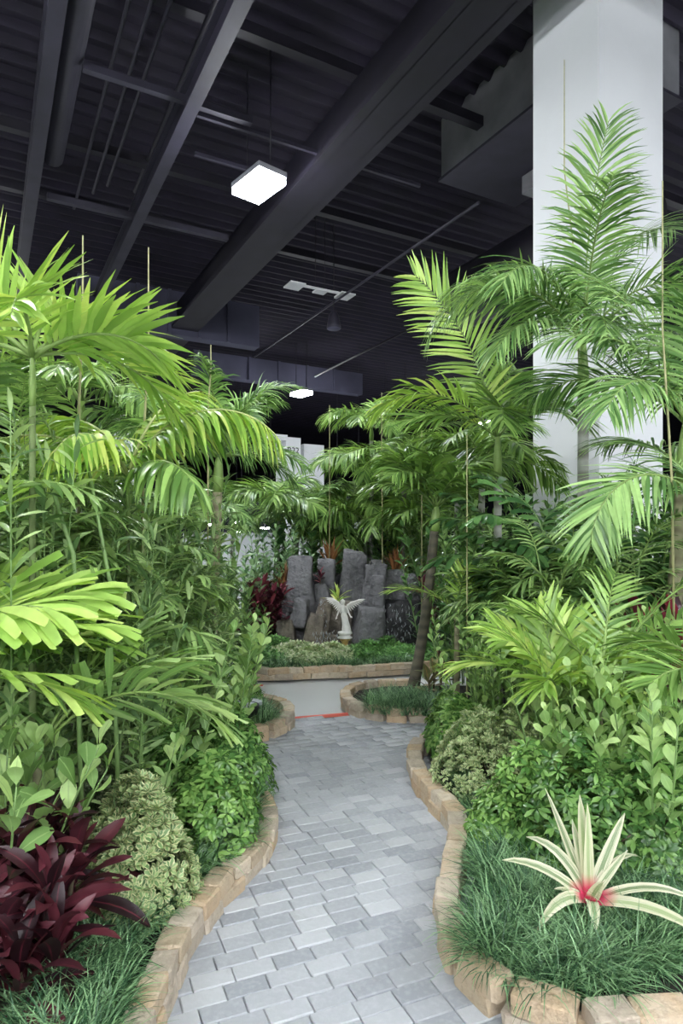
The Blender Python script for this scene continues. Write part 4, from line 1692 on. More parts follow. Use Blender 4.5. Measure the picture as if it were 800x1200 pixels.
deep_leaf = [one_leaf('deep', 'lf_deep', L, L * .36, pr_oval, 4, b_, .2, .02, v) for v, (L, b_) in enumerate(((.18, .9), (.21, 1.1), (.15, .7)))]
pale_leaf = [one_leaf('pale', 'lf_pale', L, L * .42, pr_oval, 3, b_, .2, .01, v) for v, (L, b_) in enumerate(((.12, .7), (.14, .9)))]
scheff = [whorl('umbrella', 'lf_scheff', 8, .054, .021, pr_obov, v, 12 + 8 * v, .9) for v in range(3)]
scheff_b = [whorl('bright_umbrella', 'lf_scheff_bright', 8, .052, .021, pr_obov, v, 12 + 8 * v, .9) for v in range(3)]
vari = [whorl('cream_edged', 'lf_vari', 6, .034, .021, pr_obov, v, 22, .2, 3, 2) for v in range(3)]
vari_d = [whorl('dull_cream', 'lf_vari_dark', 6, .026, .013, pr_obov, v, 25, .2, 3, 2) for v in range(3)]
vari_s = [whorl('small_cream', 'lf_vari', 6, .024, .012, pr_oval, v, 25, .3, 3, 2) for v in range(3)]
ground = [whorl('groundcover', 'lf_ground', 7, .075, .022, pr_oval, v, 35, .9, 3, 1) for v in range(2)]
ground_p = [whorl('pale_groundcover', 'lf_pale', 7, .07, .024, pr_oval, v, 35, .9, 3, 1) for v in range(2)]
red = [one_leaf('burgundy', 'lf_red', L, W, pr_lance, 6, b_, .28, .03, v) for v, (L, W, b_) in enumerate(((.26, .070, .9), (.31, .076, 1.3), (.22, .062, .5)))]
red_far = [one_leaf('far_burgundy', 'lf_maroon', L, W, pr_lance, 4, b_, .25, .02, v) for v, (L, W, b_) in enumerate(((.26, .06, .8), (.3, .06, 1.2)))]
crimson = [one_leaf('crimson', 'lf_crimson', L, W, pr_lance, 5, b_, .25, .03, v) for v, (L, W, b_) in enumerate(((.34, .085, .7), (.4, .09, 1.1), (.28, .08, .4)))]
orange = [one_leaf('orange', 'lf_orange', .30, .03, pr_strap, 4, .4, .3, 0, v) for v in range(2)]
brom = [one_leaf('lime', 'lf_brom', .24, .035, pr_strap, 4, .7, .3, 0, v) for v in range(2)]
croton = [one_leaf('croton', 'lf_croton', .2, .075, pr_oval, 4, .7, .15, .02, v) for v in range(2)]

# ------------------------------------------------------------------ left bed, front
X = xat
rosette_clump('dense burgundy ti plant with glossy strap leaves in the near left corner', X(38, 2.42), 2.42, .1,
              [(-.05, .02, .40), (.10, -.08, .34), (-.14, -.12, .33), (.12, .10, .36), (-.02, -.20, .25), (.15, -.16, .20), (-.18, .08, .42), (.02, .12, .44), (-.22, -.02, .33), (.08, -.26, .16), (-.12, -.26, .18)], red, 'lf_red', 'burgundy ti plants', 3, 21, size=(.7, 1.05))
leafy_shrub('pale green round-leaved clusia sprawling over the burgundy ti plant', X(0, 2.62), 2.62, .1, .80, 9, clusia_big, 'lf_clusia', 'round-leaved clusia shrubs', 3, .18, .085, .42, 'clusia_shrub', size=(.8, 1.1), start=.45, az0=(-60, 60))
dome_bush('cream-edged pittosporum mound beside the burgundy ti plant', X(150, 2.85), 2.85, .1, .30, .27, .46, 680, vari, 'lf_vari', 'cream-edged pittosporum mounds', 2, 'leaf_cluster', 'pittosporum', upright=.6, size=(.9, 1.35))
dome_bush('dull grey-green pittosporum mound behind the brighter cream-edged one', X(128, 3.25), 3.25, .1, .26, .2, .50, 330, vari_d, 'lf_vari_dark', 'cream-edged pittosporum mounds', 4, 'leaf_cluster', 'pittosporum', upright=.6, size=(.9, 1.3))
dome_bush('bright umbrella shrub crowding the left stone border at its bulge', X(248, 3.45), 3.45, .1, .26, .36, .44, 400, scheff_b, 'lf_scheff_bright', 'low umbrella shrubs', 5, nm='umbrella_shrub')
dome_bush('umbrella shrub behind the cream-edged mound on the left', X(190, 3.6), 3.6, .1, .28, .3, .52, 380, scheff, 'lf_scheff', 'low umbrella shrubs', 6, nm='umbrella_shrub')
dome_bush('umbrella shrub leaning over the path where the left border disappears', X(272, 4.15), 4.15, .1, .26, .40, .46, 400, scheff, 'lf_scheff', 'low umbrella shrubs', 7, nm='umbrella_shrub')
leafy_shrub('dark leafy clusia low under the arching fan frond', X(160, 3.35), 3.35, .1, .72, 8, clusia, 'lf_clusia', 'round-leaved clusia shrubs', 9, .2, .08, .35, 'clusia_shrub', start=.3)
leafy_shrub('fresh round-leaved clusia rising over the left path edge', X(238, 4.3), 4.3, .1, 1.12, 13, clusia, 'lf_clusia', 'round-leaved clusia shrubs', 12, .30, .06, .28, 'clusia_shrub', start=.3)
leafy_shrub('round-leaved clusia left of the fresh one, half under palm leaves', X(188, 3.85), 3.85, .1, 1.05, 13, clusia, 'lf_clusia', 'round-leaved clusia shrubs', 13, .30, .06, .28, 'clusia_shrub', start=.3)
B = lambda *a: [(p.x, p.y) for p in a]
grass_patch('dark mondo grass along the near left stone border', B(gp(60, 1300, .1), gp(10, 1210, .1), gp(60, 1130, .1), gp(150, 1100, .1), gp(195, 1040, .1), gp(215, 975, .1), gp(300, 930, .1), gp(300, 962, .1), gp(287, 1000, .1), gp(245, 1025, .1), gp(205, 1060, .1), gp(168, 1105, .1), gp(143, 1160, .1), gp(110, 1300, .1)), .1, 9500, .18, 3)

# left palms
def fr(az, e, d, L, **k):
    return (az, e, d, L, k)


Y = 2.4
palm('broad-leaflet palm spilling bright blunt leaves in from the left edge', X(-120, Y), Y, .1, 1.05, .022,
     [fr(8, 40, 60, .8), fr(-8, 20, 50, .7), fr(25, 50, 60, .8), fr(40, 30, 60, .8), fr(0, 60, 80, .7), fr(60, 60, 60, .7), fr(20, 80, 40, .8), fr(-30, 80, 50, .7)],
     'palms of the left bed', dict(ST['broad'], split=True, lw=.045, ll=.34, nl=14), 'trunk_tan', seed=1)
Y = 2.75
palm('palm with big upright bright fronds at the top of the left edge', X(38, Y), Y, .1, 2.20, .016,
     [fr(172, 40, 10, 1.0, split=True, tw=60), fr(-5, 30, 80, .6), fr(15, 50, 100, .5), fr(185, 60, 30, .8, split=True, tw=60), fr(-70, 30, 80, .7), fr(100, 60, 60, .7), fr(-150, 40, 70, .9), fr(200, 20, 60, .8), fr(40, 20, 80, .7)],
     'palms of the left bed', dict(ST['bright'], nl=26, mats=('lf_bright', 'rachis'), lw=.036, ll=.38, la=62, la_tip=25, ld=.3), 'stalk_green', seed=2, shaft=.2)
Y = 3.4
palm('thin palm whose yellow-green frond droops toward the hall lamp', X(150, Y), Y, .1, 1.72, .012,
     [fr(-6, 60, 120, 1.0, split=True, tw=0), fr(14, 60, 70, .7, mats=('lf_palm', 'rachis'), split=True), fr(150, 60, 90, .8), fr(60, 70, 60, .8), fr(-100, 40, 90, .7), fr(195, 40, 80, .8), fr(-40, 20, 70, .6, mats=('lf_palm', 'rachis'))],
     'palms of the left bed', ST['droopy'], 'stalk_green', seed=3, shaft=.25)
g = Geo()
Y = 2.7
palm('low palm with one fan-like frond arching over the left path edge', X(44, Y), Y, .1, .72, .02,
     [fr(-12, 50, 90, .9, split=True, tw=-35, ll=.34), fr(10, 60, 70, .7, split=True, tw=-20), fr(150, 50, 70, .7), fr(60, 60, 60, .7), fr(-120, 40, 70, .6)], 'palms of the left bed', dict(ST['fan'], lw=.034, la=66, mats=('lf_clusia', 'rachis')), 'trunk_tan', seed=4)
Y = 5.6
palm('slender foxtail palm with a bare tan trunk on the left bank', X(244, Y), Y, .1, 2.05, .052,
     [fr(-10, 20, 70, .8), fr(25, 80, 90, 1.1), fr(175, 50, 90, .9), fr(-60, 50, 90, .9), fr(60, 70, 80, 1.0), fr(190, 70, 90, 1.0), fr(120, 60, 80, .9), fr(-120, 30, 80, .8), fr(-20, 80, 100, .8), fr(10, 10, 70, .7), fr(165, 20, 60, 1.0), fr(75, 50, 80, 1.0), fr(-60, 30, 80, 1.0), fr(-90, 80, 80, 1.0), fr(200, 40, 80, 1.0)],
     'palms of the left bed', ST['foxtail'], 'trunk_tan', lean=(.08, 0), seed=5, shaft=.3)
cl = [  # px, Y, h, n, style, tail
    (15, 3.0, 2.0, 4, 'cane', 'hard against the left frame edge'), (75, 3.1, 2.1, 4, 'canefine', 'under the bright upright fronds'),
    (160, 3.9, 2.0, 4, 'cane', 'under the drooping yellow-green frond'), (188, 5.0, 1.8, 4, 'canefine', 'just left of the slim foxtail trunk'), (40, 3.8, 2.3, 5, 'canefine', 'second row at the left edge'),
    (105, 4.2, 2.3, 4, 'cane', 'second row behind the slanting pale stalks'), (150, 4.6, 2.3, 4, 'cane', 'deep in the left bed behind the white column mark'),
    (120, 3.9, 1.2, 4, 'canefine', 'low, behind the arching fan frond')]
bl_ = [(55, 3.15, 2.0, 'between the broad blunt leaves and the slanting stalk'), (110, 3.3, 2.05, 'around the two slanting pale stalks'), (150, 3.5, 1.8, 'right of the slanting pale stalks'), (195, 4.6, 1.65, 'left of the fresh round-leaved clusia'), (85, 3.6, 2.2, 'second row behind the slanting stalks'), (215, 4.9, 1.35, 'at the foot of the slim foxtail palm'), (175, 4.6, 2.25, 'tall, under the drooping yellow-green frond'), (20, 3.4, 2.2, 'at the left frame edge'), (208, 4.8, 2.15, 'tall, just before the slim foxtail palm'), (15, 2.8, 2.0, 'frontmost at the left frame edge')]
for i, (px, Y, h, tail) in enumerate(bl_):
    leafy_shrub('loose narrow-leaved bamboo-like shrub ' + tail, X(px, Y), Y, .1, h, 11, bamboo_leaf, 'lf_bamboo', 'bamboo-like shrubs of the left bed', 240 + i, .30, .05, .22, 'bamboo_shrub', start=.22, pairs=True, size=(.7, 1.2), el=25, r0=.006)
for i, (px, Y, h, n_, st, tail) in enumerate(cl):
    cane_clump('clump of thin green cane palm ' + tail, X(px, Y), Y, .1, h, n_, st, 'cane palms of the left bed', 20 + i, .35, 9, .5 if h > 1.5 else .4, .14)
for i, (px, Y, h, tail) in enumerate(((30, 4.6, 2.35, 'behind the canes at the left edge'), (95, 5.0, 2.4, 'in the middle of the left bank'), (160, 5.2, 2.3, 'in the left bank below the column mark'), (205, 5.6, 1.9, 'left of the slim foxtail trunk'))):
    leafy_shrub('tall mid-green leafy shrub ' + tail, X(px, Y), Y, .1, h, 13, mid_leaf, 'lf_mid', 'tall leafy shrubs of the left bed', 40 + i, .4, .075, .2, start=.12)
# slanting pale stalks
for (pa, pb, Y, lb_) in (((38, 500), (86, 650), 2.75, 'pale green stalk slanting down through the left foliage'), ((97, 512), (130, 690), 2.95, 'pale green stalk beside the slanting one, nearer the path')):
    g = Geo()
    a, b = at(pa[0], pa[1], Y + .1), at(pb[0], pb[1], Y)
    e = Vector((b.x + .05, b.y, .08))
    tube(g, [a, a.lerp(b, .5), b, e], [.006, .009, .010, .011], 7)
    tag(obj('plant_stalk', g.mesh('stalk', [M['stem']])), lb_, 'stalk', 'slanting stalks')
# bamboo stakes
for (px, pya, pyb, Y, dx, lb_) in ((97, 276, 470, 3.5, -.02, 'thin bamboo stake sticking up beside the bright upright left fronds'), (174, 290, 520, 3.75, -.03, 'tall pale bamboo stake standing up over the left foliage'), (247, 404, 470, 5.2, -.02, 'short bamboo stake tip above the yellow-green drooping frond'),
                                   (661, 70, 330, 5.9, .12, 'thin bamboo stake crossing in front of the white column'), (776, 212, 560, 4.2, .06, 'long pale bamboo stake along the right edge palms'), (447, 460, 600, 9.8, .01, 'thin stake rising right of the middle palm crown'),
                                   (386, 475, 600, 10.5, 0, 'thin stake left of the middle palm crown'), (494, 495, 600, 8.2, 0, 'thin stake below the drooping frond near the black ceiling'), (547, 510, 820, 5.6, 0, 'green-stained bamboo stake upright among the right shrubs')):
    g = Geo()
    a, b = at(px, pya, Y), at(px, pyb, Y)
    tube(g, [a, a.lerp(b, .5), Vector((b.x + dx, b.y, b.z)), Vector((b.x + dx * 1.5, b.y, .06))], [.004, .006, .008, .009], 6)
    tag(obj('bamboo_stake', g.mesh('stake', [M['cane']])), lb_, 'stake', 'bamboo stakes')

# small middle-left planter: pot, slab, mondo
p = gp(288, 850, .1)
pt = thing('plant_pot', 'black plastic pot sunk in the middle-left planter', 'pot', (p.x - .02, p.y, .09))
g = Geo()
lathe(g, [(.10, 0), (.125, .16), (.135, .16), (.135, .19), (.12, .19), (.115, .15), (.01, .15)], sides=20)
obj('pot_wall', g.mesh('pot_wall', [M['black_pot']]), pt)
g = Geo()
lathe(g, [(.01, .155), (.117, .152), (.116, .13), (.01, .13)], sides=16)
obj('potting_soil', g.mesh('potting_soil', [M['soil']]), pt)
p = at(283, 826, 5.75)
g = Geo()
vs = [(.17 * (1 + .08 * math.sin(3 * a + 1)) * math.cos(a), .13 * (1 + .08 * math.sin(2 * a)) * math.sin(a)) for a in [2 * PI * k / 20 for k in range(20)]]
g.add([(x, y, 0) for x, y in vs] + [(x, y, .03) for x, y in vs], [tuple(range(19, -1, -1)), tuple(range(20, 40))] + [(k, (k + 1) % 20, 20 + (k + 1) % 20, 20 + k) for k in range(20)])
g2 = Geo()
o = obj('flat_stone', g.mesh('flat_stone', [M['slab']], False), None, (p.x, p.y, p.z))
tag(o, 'flat pale grey stone disc on a short post in the middle-left planter', 'stone')
g = Geo()
tube(g, [(0, 0, .08 - p.z), (0, 0, .005)], .06, 10)
obj('post', g.mesh('post', [M['black_pot']]), o)
grass_patch('mondo grass in the middle-left planter beside the black pot', B(gp(292, 858, .1), gp(318, 852, .1), gp(322, 843, .1), gp(300, 833, .1), gp(270, 832, .1), gp(275, 850, .1)), .1, 2600, .2, 5)
dome_bush('bright leafy bush at the back of the middle-left planter', X(272, 6.3), 6.3, .1, .3, .3, .38, 180, scheff_b, 'lf_scheff_bright', 'low umbrella shrubs', 31, nm='umbrella_shrub')
leafy_shrub('clusia shrub in the middle-left planter behind the pot', X(240, 5.9), 5.9, .1, 1.0, 10, clusia, 'lf_clusia', 'round-leaved clusia shrubs', 33, .3, .07, .3, 'clusia_shrub')

# ------------------------------------------------------------------ right bed
Y = 2.62
p = gp(690, 1098, .1)
bl = thing('striped_bromeliad', 'cream and green striped rosette plant with a crimson heart in the right mondo grass', 'plant', (p.x, p.y, .14))
g = Geo()
tube(g, [(0, 0, -.06), (0, 0, .06), (0, 0, .11)], [.018, .022, .034], 8)
obj('crown_base', g.mesh('crown_base', [M['lf_crimson']]), bl)
for az, e, L, wd, bend in ((128, 64, .44, .042, .12), (98, 80, .40, .050, .1), (84, 86, .38, .044, .1), (66, 80, .30, .034, .1), (150, 66, .34, .044, 1.6), (34, 54, .38, .052, .2), (14, 50, .25, .036, .2), (176, 44, .38, .050, .9),
                           (24, 58, .36, .032, 1.9), (212, 36, .34, .050, 1.8), (258, 40, .18, .052, 2.2), (-44, 26, .44, .056, .9), (-6, 30, .42, .040, 1.1), (196, 36, .17, .05, .5), (112, 74, .30, .040, .3), (300, 64, .12, .05, .5)):
    g = Geo()
    d = Vector((math.cos(R(az)) * math.cos(R(e)), math.sin(R(az)) * math.cos(R(e)), math.sin(R(e))))
    up = Vector((0, -.5, 1)) if e < 60 else Vector((-math.cos(R(az)) * .3, -1, .4))
    strip(g, d * .012 + Vector((0, 0, .10)), d, up, L, wd, pr_strap, 8, bend, .25, 0, .2 * math.sin(az))
    obj('leaf', g.mesh('leaf', [M['lf_cream']]), bl)
rp = B(gp(552, 1125, .1), gp(575, 1150, .1), gp(640, 1176, .1), gp(720, 1172, .1), gp(800, 1140, .1), gp(860, 1090, .1), gp(840, 1050, .1), gp(700, 1040, .1), gp(600, 1010, .1), gp(575, 985, .1), gp(566, 1010, .1), gp(570, 1060, .1), gp(560, 1090, .1))
grass_patch('thick mondo grass around the cream striped plant in the right bed', rp, .1, 13000, .215, 8)
grass_patch('narrow strip of mondo grass inside the right stone border farther up', B(gp(528, 900, .1), gp(540, 945, .1), gp(562, 985, .1), gp(582, 990, .1), gp(560, 940, .1), gp(548, 900, .1)), .1, 1500, .15, 9)
sh = [(622, 3.4, .34, .28, .40, 'scheff_b', 'right of the stone border in the middle of the right bed'), (690, 3.2, .42, .34, .52, 'scheff', 'directly behind the cream striped plant'), (780, 3.15, .40, .36, .55, 'scheff', 'at the right frame edge behind the mondo grass'),
      (720, 3.75, .42, .32, .60, 'scheff_b', 'second row in the right bed'), (680, 4.0, .36, .3, .5, 'scheff', 'second row beside the fine cream-edged mound'), (530, 5.0, .20, .42, .40, 'scheff_b', 'at the top of the right stone border'), (800, 3.85, .4, .3, .6, 'scheff', 'second row at the right frame edge')]
for i, (px, Y, rx, ry, h, k, tail) in enumerate(sh):
    dome_bush('low umbrella shrub ' + tail, X(px, Y), Y, .1, rx, ry, h, 460, scheff if k == 'scheff' else scheff_b, 'lf_scheff' if k == 'scheff' else 'lf_scheff_bright', 'low umbrella shrubs', 60 + i, nm='umbrella_shrub')
dome_bush('fine cream-edged pittosporum mound near the right stone border', X(580, 4.2), 4.2, .1, .42, .42, .44, 800, vari_s, 'lf_vari', 'cream-edged pittosporum mounds', 8, 'leaf_cluster', 'pittosporum', upright=.7, size=(1.0, 1.5))
dome_bush('second cream-edged mound tucked behind the fine one on the right', X(628, 4.75), 4.75, .1, .32, .3, .42, 380, vari_s, 'lf_vari', 'cream-edged pittosporum mounds', 9, 'leaf_cluster', 'pittosporum', upright=.7, size=(1.0, 1.4))
cs = [(690, 3.5, .92, 16, .30, 'right below the bright splayed palm'), (640, 5.0, .95, 14, .28, 'low, between the bright splayed palm and the fine mound'), (562, 5.1, .98, 13, .2, 'at the path corner beside the leaning palm'), (585, 4.9, 1.08, 15, .3, 'behind the fine cream-edged mound'), (655, 4.4, 1.08, 18, .3, 'under the bright splayed palm'), (715, 3.9, 1.1, 18, .3, 'beneath the right splayed fronds'), (765, 3.25, .92, 17, .34, 'at the right frame edge before the crimson leaves'), (725, 4.4, 1.05, 13, .3, 'left of the crimson leaves')]
for i, (px, Y, h, n_, sp, tail) in enumerate(cs):
    leafy_shrub('round-leaved clusia ' + tail, X(px, Y), Y, .1, h, n_, clusia_small if i in (2, 3) else clusia, 'lf_clusia', 'round-leaved clusia shrubs', 80 + i, sp, .06, .28, 'clusia_shrub', start=.25)
rosette_clump('crimson ti plant glowing at the right frame edge', X(785, 4.3), 4.3, .1, [(-.1, 0, .75), (.1, .1, 1.0), (0, -.15, .62), (.2, -.1, .85), (-.16, .12, .98), (.02, -.05, .9)], crimson, 'lf_crimson', 'burgundy ti plants', 7, 13)
Y = 3.9
palm('bright young palm with splayed broad fronds in the right bed', X(655, Y), Y, .1, .62, .03,
     [fr(100, 80, 40, .6), fr(150, 70, 50, .6), fr(60, 80, 50, .6), fr(20, 70, 60, .6), fr(185, 50, 70, .7), fr(-60, 60, 90, .5), fr(-120, 60, 90, .5), fr(0, 40, 80, .5), fr(200, 70, 60, .6), fr(-20, 70, 90, .5)],
     'palms of the right bed', dict(ST['broad'], nl=15, lw=.036, ll=.36, split=True, mats=('lf_bright', 'rachis'), ld=.5, prof=pr_lance), 'trunk_tan', seed=11)
Y = 3.7
palm('young palm arching pale fronds out to the right frame edge', X(705, Y), Y, .1, .78, .025,
     [fr(10, 60, 50, 1.1, split=True), fr(30, 40, 50, 1.0, split=True), fr(-15, 40, 70, .8), fr(60, 70, 60, .9), fr(140, 60, 60, .7)],
     'palms of the right bed', dict(ST['bright'], nl=24, ll=.28, lw=.026), 'trunk_tan', seed=12)
Y = 3.3
palm('palm leaning in from beyond the right frame edge with arched leaflets', X(845, Y), Y, .1, .85, .025,
     [fr(178, 60, 90, .6, split=True), fr(200, 40, 80, .5)], 'palms of the right bed', dict(ST['bright'], nl=20, ll=.30, lw=.028), 'trunk_tan', seed=13)
Y = 5.6
palm('tall feathery palm in front of the white column', X(683, Y), Y, .1, 2.85, .055,
     [fr(-88, 90, 40, 1.7, tw=0), fr(-100, 70, 80, 1.5, tw=0), fr(178, 60, 140, 1.7), fr(200, 50, 110, 1.5), fr(25, 80, 80, 1.8), fr(-20, 60, 140, 1.5), fr(-50, 40, 110, 1.3), fr(215, 20, 80, 1.2), fr(-100, 20, 90, 1.1), fr(150, 70, 100, 1.6), fr(60, 70, 90, 1.6), fr(100, 60, 90, 1.5), fr(5, 30, 90, 1.3), fr(-140, 60, 120, 1.4)],
     'palms of the right bed', ST['feather'], 'trunk_grey', seed=14, shaft=.5)
Y = 4.7
palm('stout palm at the right frame edge with one big drooping frond', X(777, Y), Y, .1, 2.05, .065,
     [fr(215, 40, 100, 1.1), fr(170, 80, 60, 1.5), fr(185, 70, 100, 1.3), fr(30, 80, 60, 1.5), fr(-20, 50, 80, 1.3), fr(-70, 50, 110, 1.2), fr(90, 70, 70, 1.4), fr(-5, 20, 70, 1.2), fr(140, 50, 80, 1.3), fr(-110, 80, 80, 1.2)],
     'palms of the right bed', ST['feather'], 'trunk_tan', lean=(.14, 0), seed=15, shaft=.45, r1=.045)
Y = 4.4
palm('palm just outside the right frame edge with one big frond drooping into view', X(838, Y), Y, .1, 1.35, .05,
     [fr(202, 50, 140, 1.4, split=True, vee=-8, ld=.5, lw=.030, ll=.46, tw=-30), fr(-30, 60, 90, 1.2), fr(60, 70, 80, 1.2), fr(20, 50, 80, 1.2), fr(-90, 50, 100, 1.0), fr(120, 70, 80, 1.2)],
     'palms of the right bed', ST['feather'], 'trunk_tan', seed=18, shaft=.4)
Y = 6.3
palm('slim palm holding one bright upright frond against the black ceiling', X(583, Y), Y, .1, 2.25, .045,
     [fr(178, 80, 40, 1.8, split=True, mats=('lf_bright', 'rachis'), ll=.56, tw=75), fr(186, 50, 100, 1.4, split=True, tw=20, mats=('lf_bright', 'rachis'), ld=.9), fr(-40, 50, 120, 1.0, split=True, lw=.04, tw=0), fr(195, 30, 60, 1.0), fr(-100, 40, 100, .9), fr(20, 50, 90, 1.0), fr(90, 70, 70, 1.2), fr(60, 80, 90, 1.3), fr(140, 40, 70, 1.0)],
     'palms of the right bed', ST['bright'], 'trunk_grey', seed=16, shaft=.4)
dk = [(545, 7.6, 1.7, 'behind the leaning dark trunk'), (560, 7.0, 1.9, 'left of the slim right palm trunk'), (610, 6.8, 2.1, 'right of the slim right palm trunk'), (660, 6.6, 2.25, 'below the white column'), (720, 6.4, 2.2, 'right of the grey column palm trunk'), (775, 6.2, 2.2, 'behind the stout edge palm'), (820, 5.9, 2.2, 'at the right frame edge')]
for i, (px, Y, h, tail) in enumerate(dk):
    mixed = i % 2
    leafy_shrub(('tall mid-green glossy shrub ' if mixed else 'tall dark glossy shrub ') + tail, X(px, Y), Y, .1, h, 19, mid_leaf if mixed else deep_leaf, 'lf_mid' if mixed else 'lf_deep', 'tall glossy shrubs of the right bed', 100 + i, .5, .06, .25, start=.1, size=(.5, 1.05))
cr = [(615, 5.8, 1.9, 'fish', 'with ragged fishtail leaves right of the slim trunk'), (665, 5.4, 1.7, 'fish', 'with ragged fishtail leaves by the grey trunk'), (720, 5.3, 1.8, 'fish', 'with ragged fishtail leaves under the big drooping frond'), (600, 6.0, 1.5, 'cane', 'in front of the slim right palm'), (760, 5.4, 1.9, 'cane', 'behind the crimson leaves'), (640, 4.9, 1.3, 'cane', 'behind the bright splayed palm'), (690, 4.8, 1.6, 'canefine', 'in front of the grey column palm trunk')]
for i, (px, Y, h, st, tail) in enumerate(cr):
    cane_clump('clump of cane palm ' + tail, X(px, Y), Y, .1, h, 5, st, 'cane palms of the right bed', 120 + i, .4, 8, .6, .2)

# small planter with the leaning palm
p = gp(482, 815, .1)
palm('dark-trunked palm leaning in the small planter right of the statue', p.x, p.y, .08, 1.75, .058,
     [fr(180, 50, 90, .8), fr(200, 70, 80, .8), fr(10, 50, 90, .9), fr(-60, 60, 90, .8), fr(150, 80, 80, .9), fr(60, 70, 80, .9), fr(-110, 80, 90, .8), fr(-20, 70, 90, .9), fr(225, 60, 90, .8)],
     'palms around the middle', dict(ST['bright'], ll=.40, ld=.8), 'trunk_dark', lean=(.24, 0), curve=.12, seed=21, shaft=.25)
Y = 6.1
palm('low palm sending feathered fronds left across the leaning trunk', X(535, Y), Y, .1, .95, .03,
     [fr(183, 40, 60, .7), fr(20, 60, 70, .7), fr(60, 70, 60, .6)], 'palms around the middle', dict(ST['bright'], nl=22, ll=.26, lw=.026, mats=('lf_bright', 'rachis')), 'trunk_tan', seed=22)
grass_patch('dark mondo grass around the foot of the leaning palm', B(gp(424, 831, .1), gp(440, 838, .1), gp(520, 841, .1), gp(525, 818, .1), gp(450, 820, .1)), .1, 4200, .2, 12)
rosette_clump('brown and green croton at the foot of the leaning palm', X(508, 6.5), 6.5, .1, [(0, 0, .3), (.1, .05, .35), (-.06, -.06, .22)], croton, 'lf_croton', 'small accent plants', 14, 9, nm='croton')

# ------------------------------------------------------------------ far bed around the rockwork
fy = [(p.x, p.y) for p in back_base]
grass_patch('strip of short mondo grass behind the far stone border', B(gp(285, 783, .11), gp(300, 788, .11), gp(400, 785, .11), gp(520, 778, .11), gp(520, 768, .11), gp(400, 772, .11), gp(320, 772, .11), gp(270, 770, .11)), .11, 9000, .15, 15, wd=.008)
hd = [(300, 8.6, .5, .3, .16, 'ground', 'left end of the far bed'), (345, 8.75, .45, .28, .2, 'ground_p', 'before the brown boulders'), (385, 8.6, .4, .25, .2, 'ground_p', 'in front of the statue'), (425, 8.7, .4, .25, .2, 'ground', 'right of the pedestal'), (465, 8.75, .4, .28, .2, 'ground', 'before the wet rock'), (505, 8.6, .4, .28, .2, 'ground', 'at the right end of the rockwork'), (365, 8.35, .35, .2, .16, 'ground_p', 'in the middle of the far bed front'), (322, 9.0, .4, .25, .24, 'ground', 'below the burgundy plants')]
for i, (px, Y, rx, ry, h, k, tail) in enumerate(hd):
    ms = ground if k == 'ground' else ground_p
    dome_bush(('pale variegated' if k != 'ground' else 'leafy green') + ' ground cover ' + tail, X(px, Y), Y, .11, rx, ry, h, 420, ms, 'lf_ground' if k == 'ground' else 'lf_pale', 'ground cover of the far bed', 140 + i, 'leaf_cluster', 'ground_cover', limit=0, upright=1.2)
rosette_clump('pale strap-leaved tuft in front of the brown boulders', X(347, 8.4), 8.4, .11, [(0, 0, .1), (.06, 0, .12)], [one_leaf('pale_strap', 'lf_pale', .22, .022, pr_strap, 4, 1.0, .3, 0, v) for v in range(2)], 'lf_pale', 'small accent plants', 15, 12, nm='strap_plant')
rosette_clump('burgundy ti plants massed left of the rockwork', X(308, 9.4), 9.4, .11, [(-.18, 0, .85), (0, .05, .9), (.15, -.05, .8), (-.1, -.1, .6), (.08, -.15, .5), (.2, .05, .6), (-.2, -.1, .4), (0, -.2, .3), (.25, -.1, .4), (.12, -.2, .65), (-.05, -.18, .75), (.26, 0, .8)], red_far, 'lf_maroon', 'burgundy ti plants', 8, 20)
rosette_clump('burgundy ti plant right of the rockwork behind the leaning trunk', X(505, 9.3), 9.3, .11, [(-.1, 0, .95), (.1, .05, .8), (0, -.1, .5), (.2, -.1, .45)], red_far, 'lf_maroon', 'burgundy ti plants', 9, 12)
for i, (px, py, Y, L_, tail) in enumerate(((331, 690, 9.75, 1.15, 'at the left end of the rockwork'), (462, 668, 10.3, 1.15, 'on top of the rockwork at its right'), (386, 656, 10.6, 1.0, 'behind the tallest rock slab'))):
    z = zat(py + 8, Y)
    rosette_clump('orange-leaved upright tuft ' + tail, X(px, Y), Y, .1, [(0, 0, z), (.05, .02, z + .05)], orange, 'lf_orange', 'orange tufts of the rockwork', 16 + i, 16, nm='orange_tuft', el=(45, 88), size=(1.0, 1.4))
rosette_clump('lime green rosette growing from the rock above the statue', X(395, 9.45), 9.45, .1, [(0, 0, zat(697, 9.45) - .1)], brom, 'lf_brom', 'small accent plants', 20, 16, nm='rock_bromeliad', el=(10, 80))
rosette_clump('tiny red plant wedged between rock slabs left of the tallest one', X(375, 9.6), 9.6, .1, [(0, 0, zat(680, 9.6))], [one_leaf('tiny_red', 'lf_crimson', .16, .04, pr_lance, 3, .7, .2, 0, 0)], 'lf_crimson', 'small accent plants', 21, 10, nm='red_tuft', el=(20, 80))
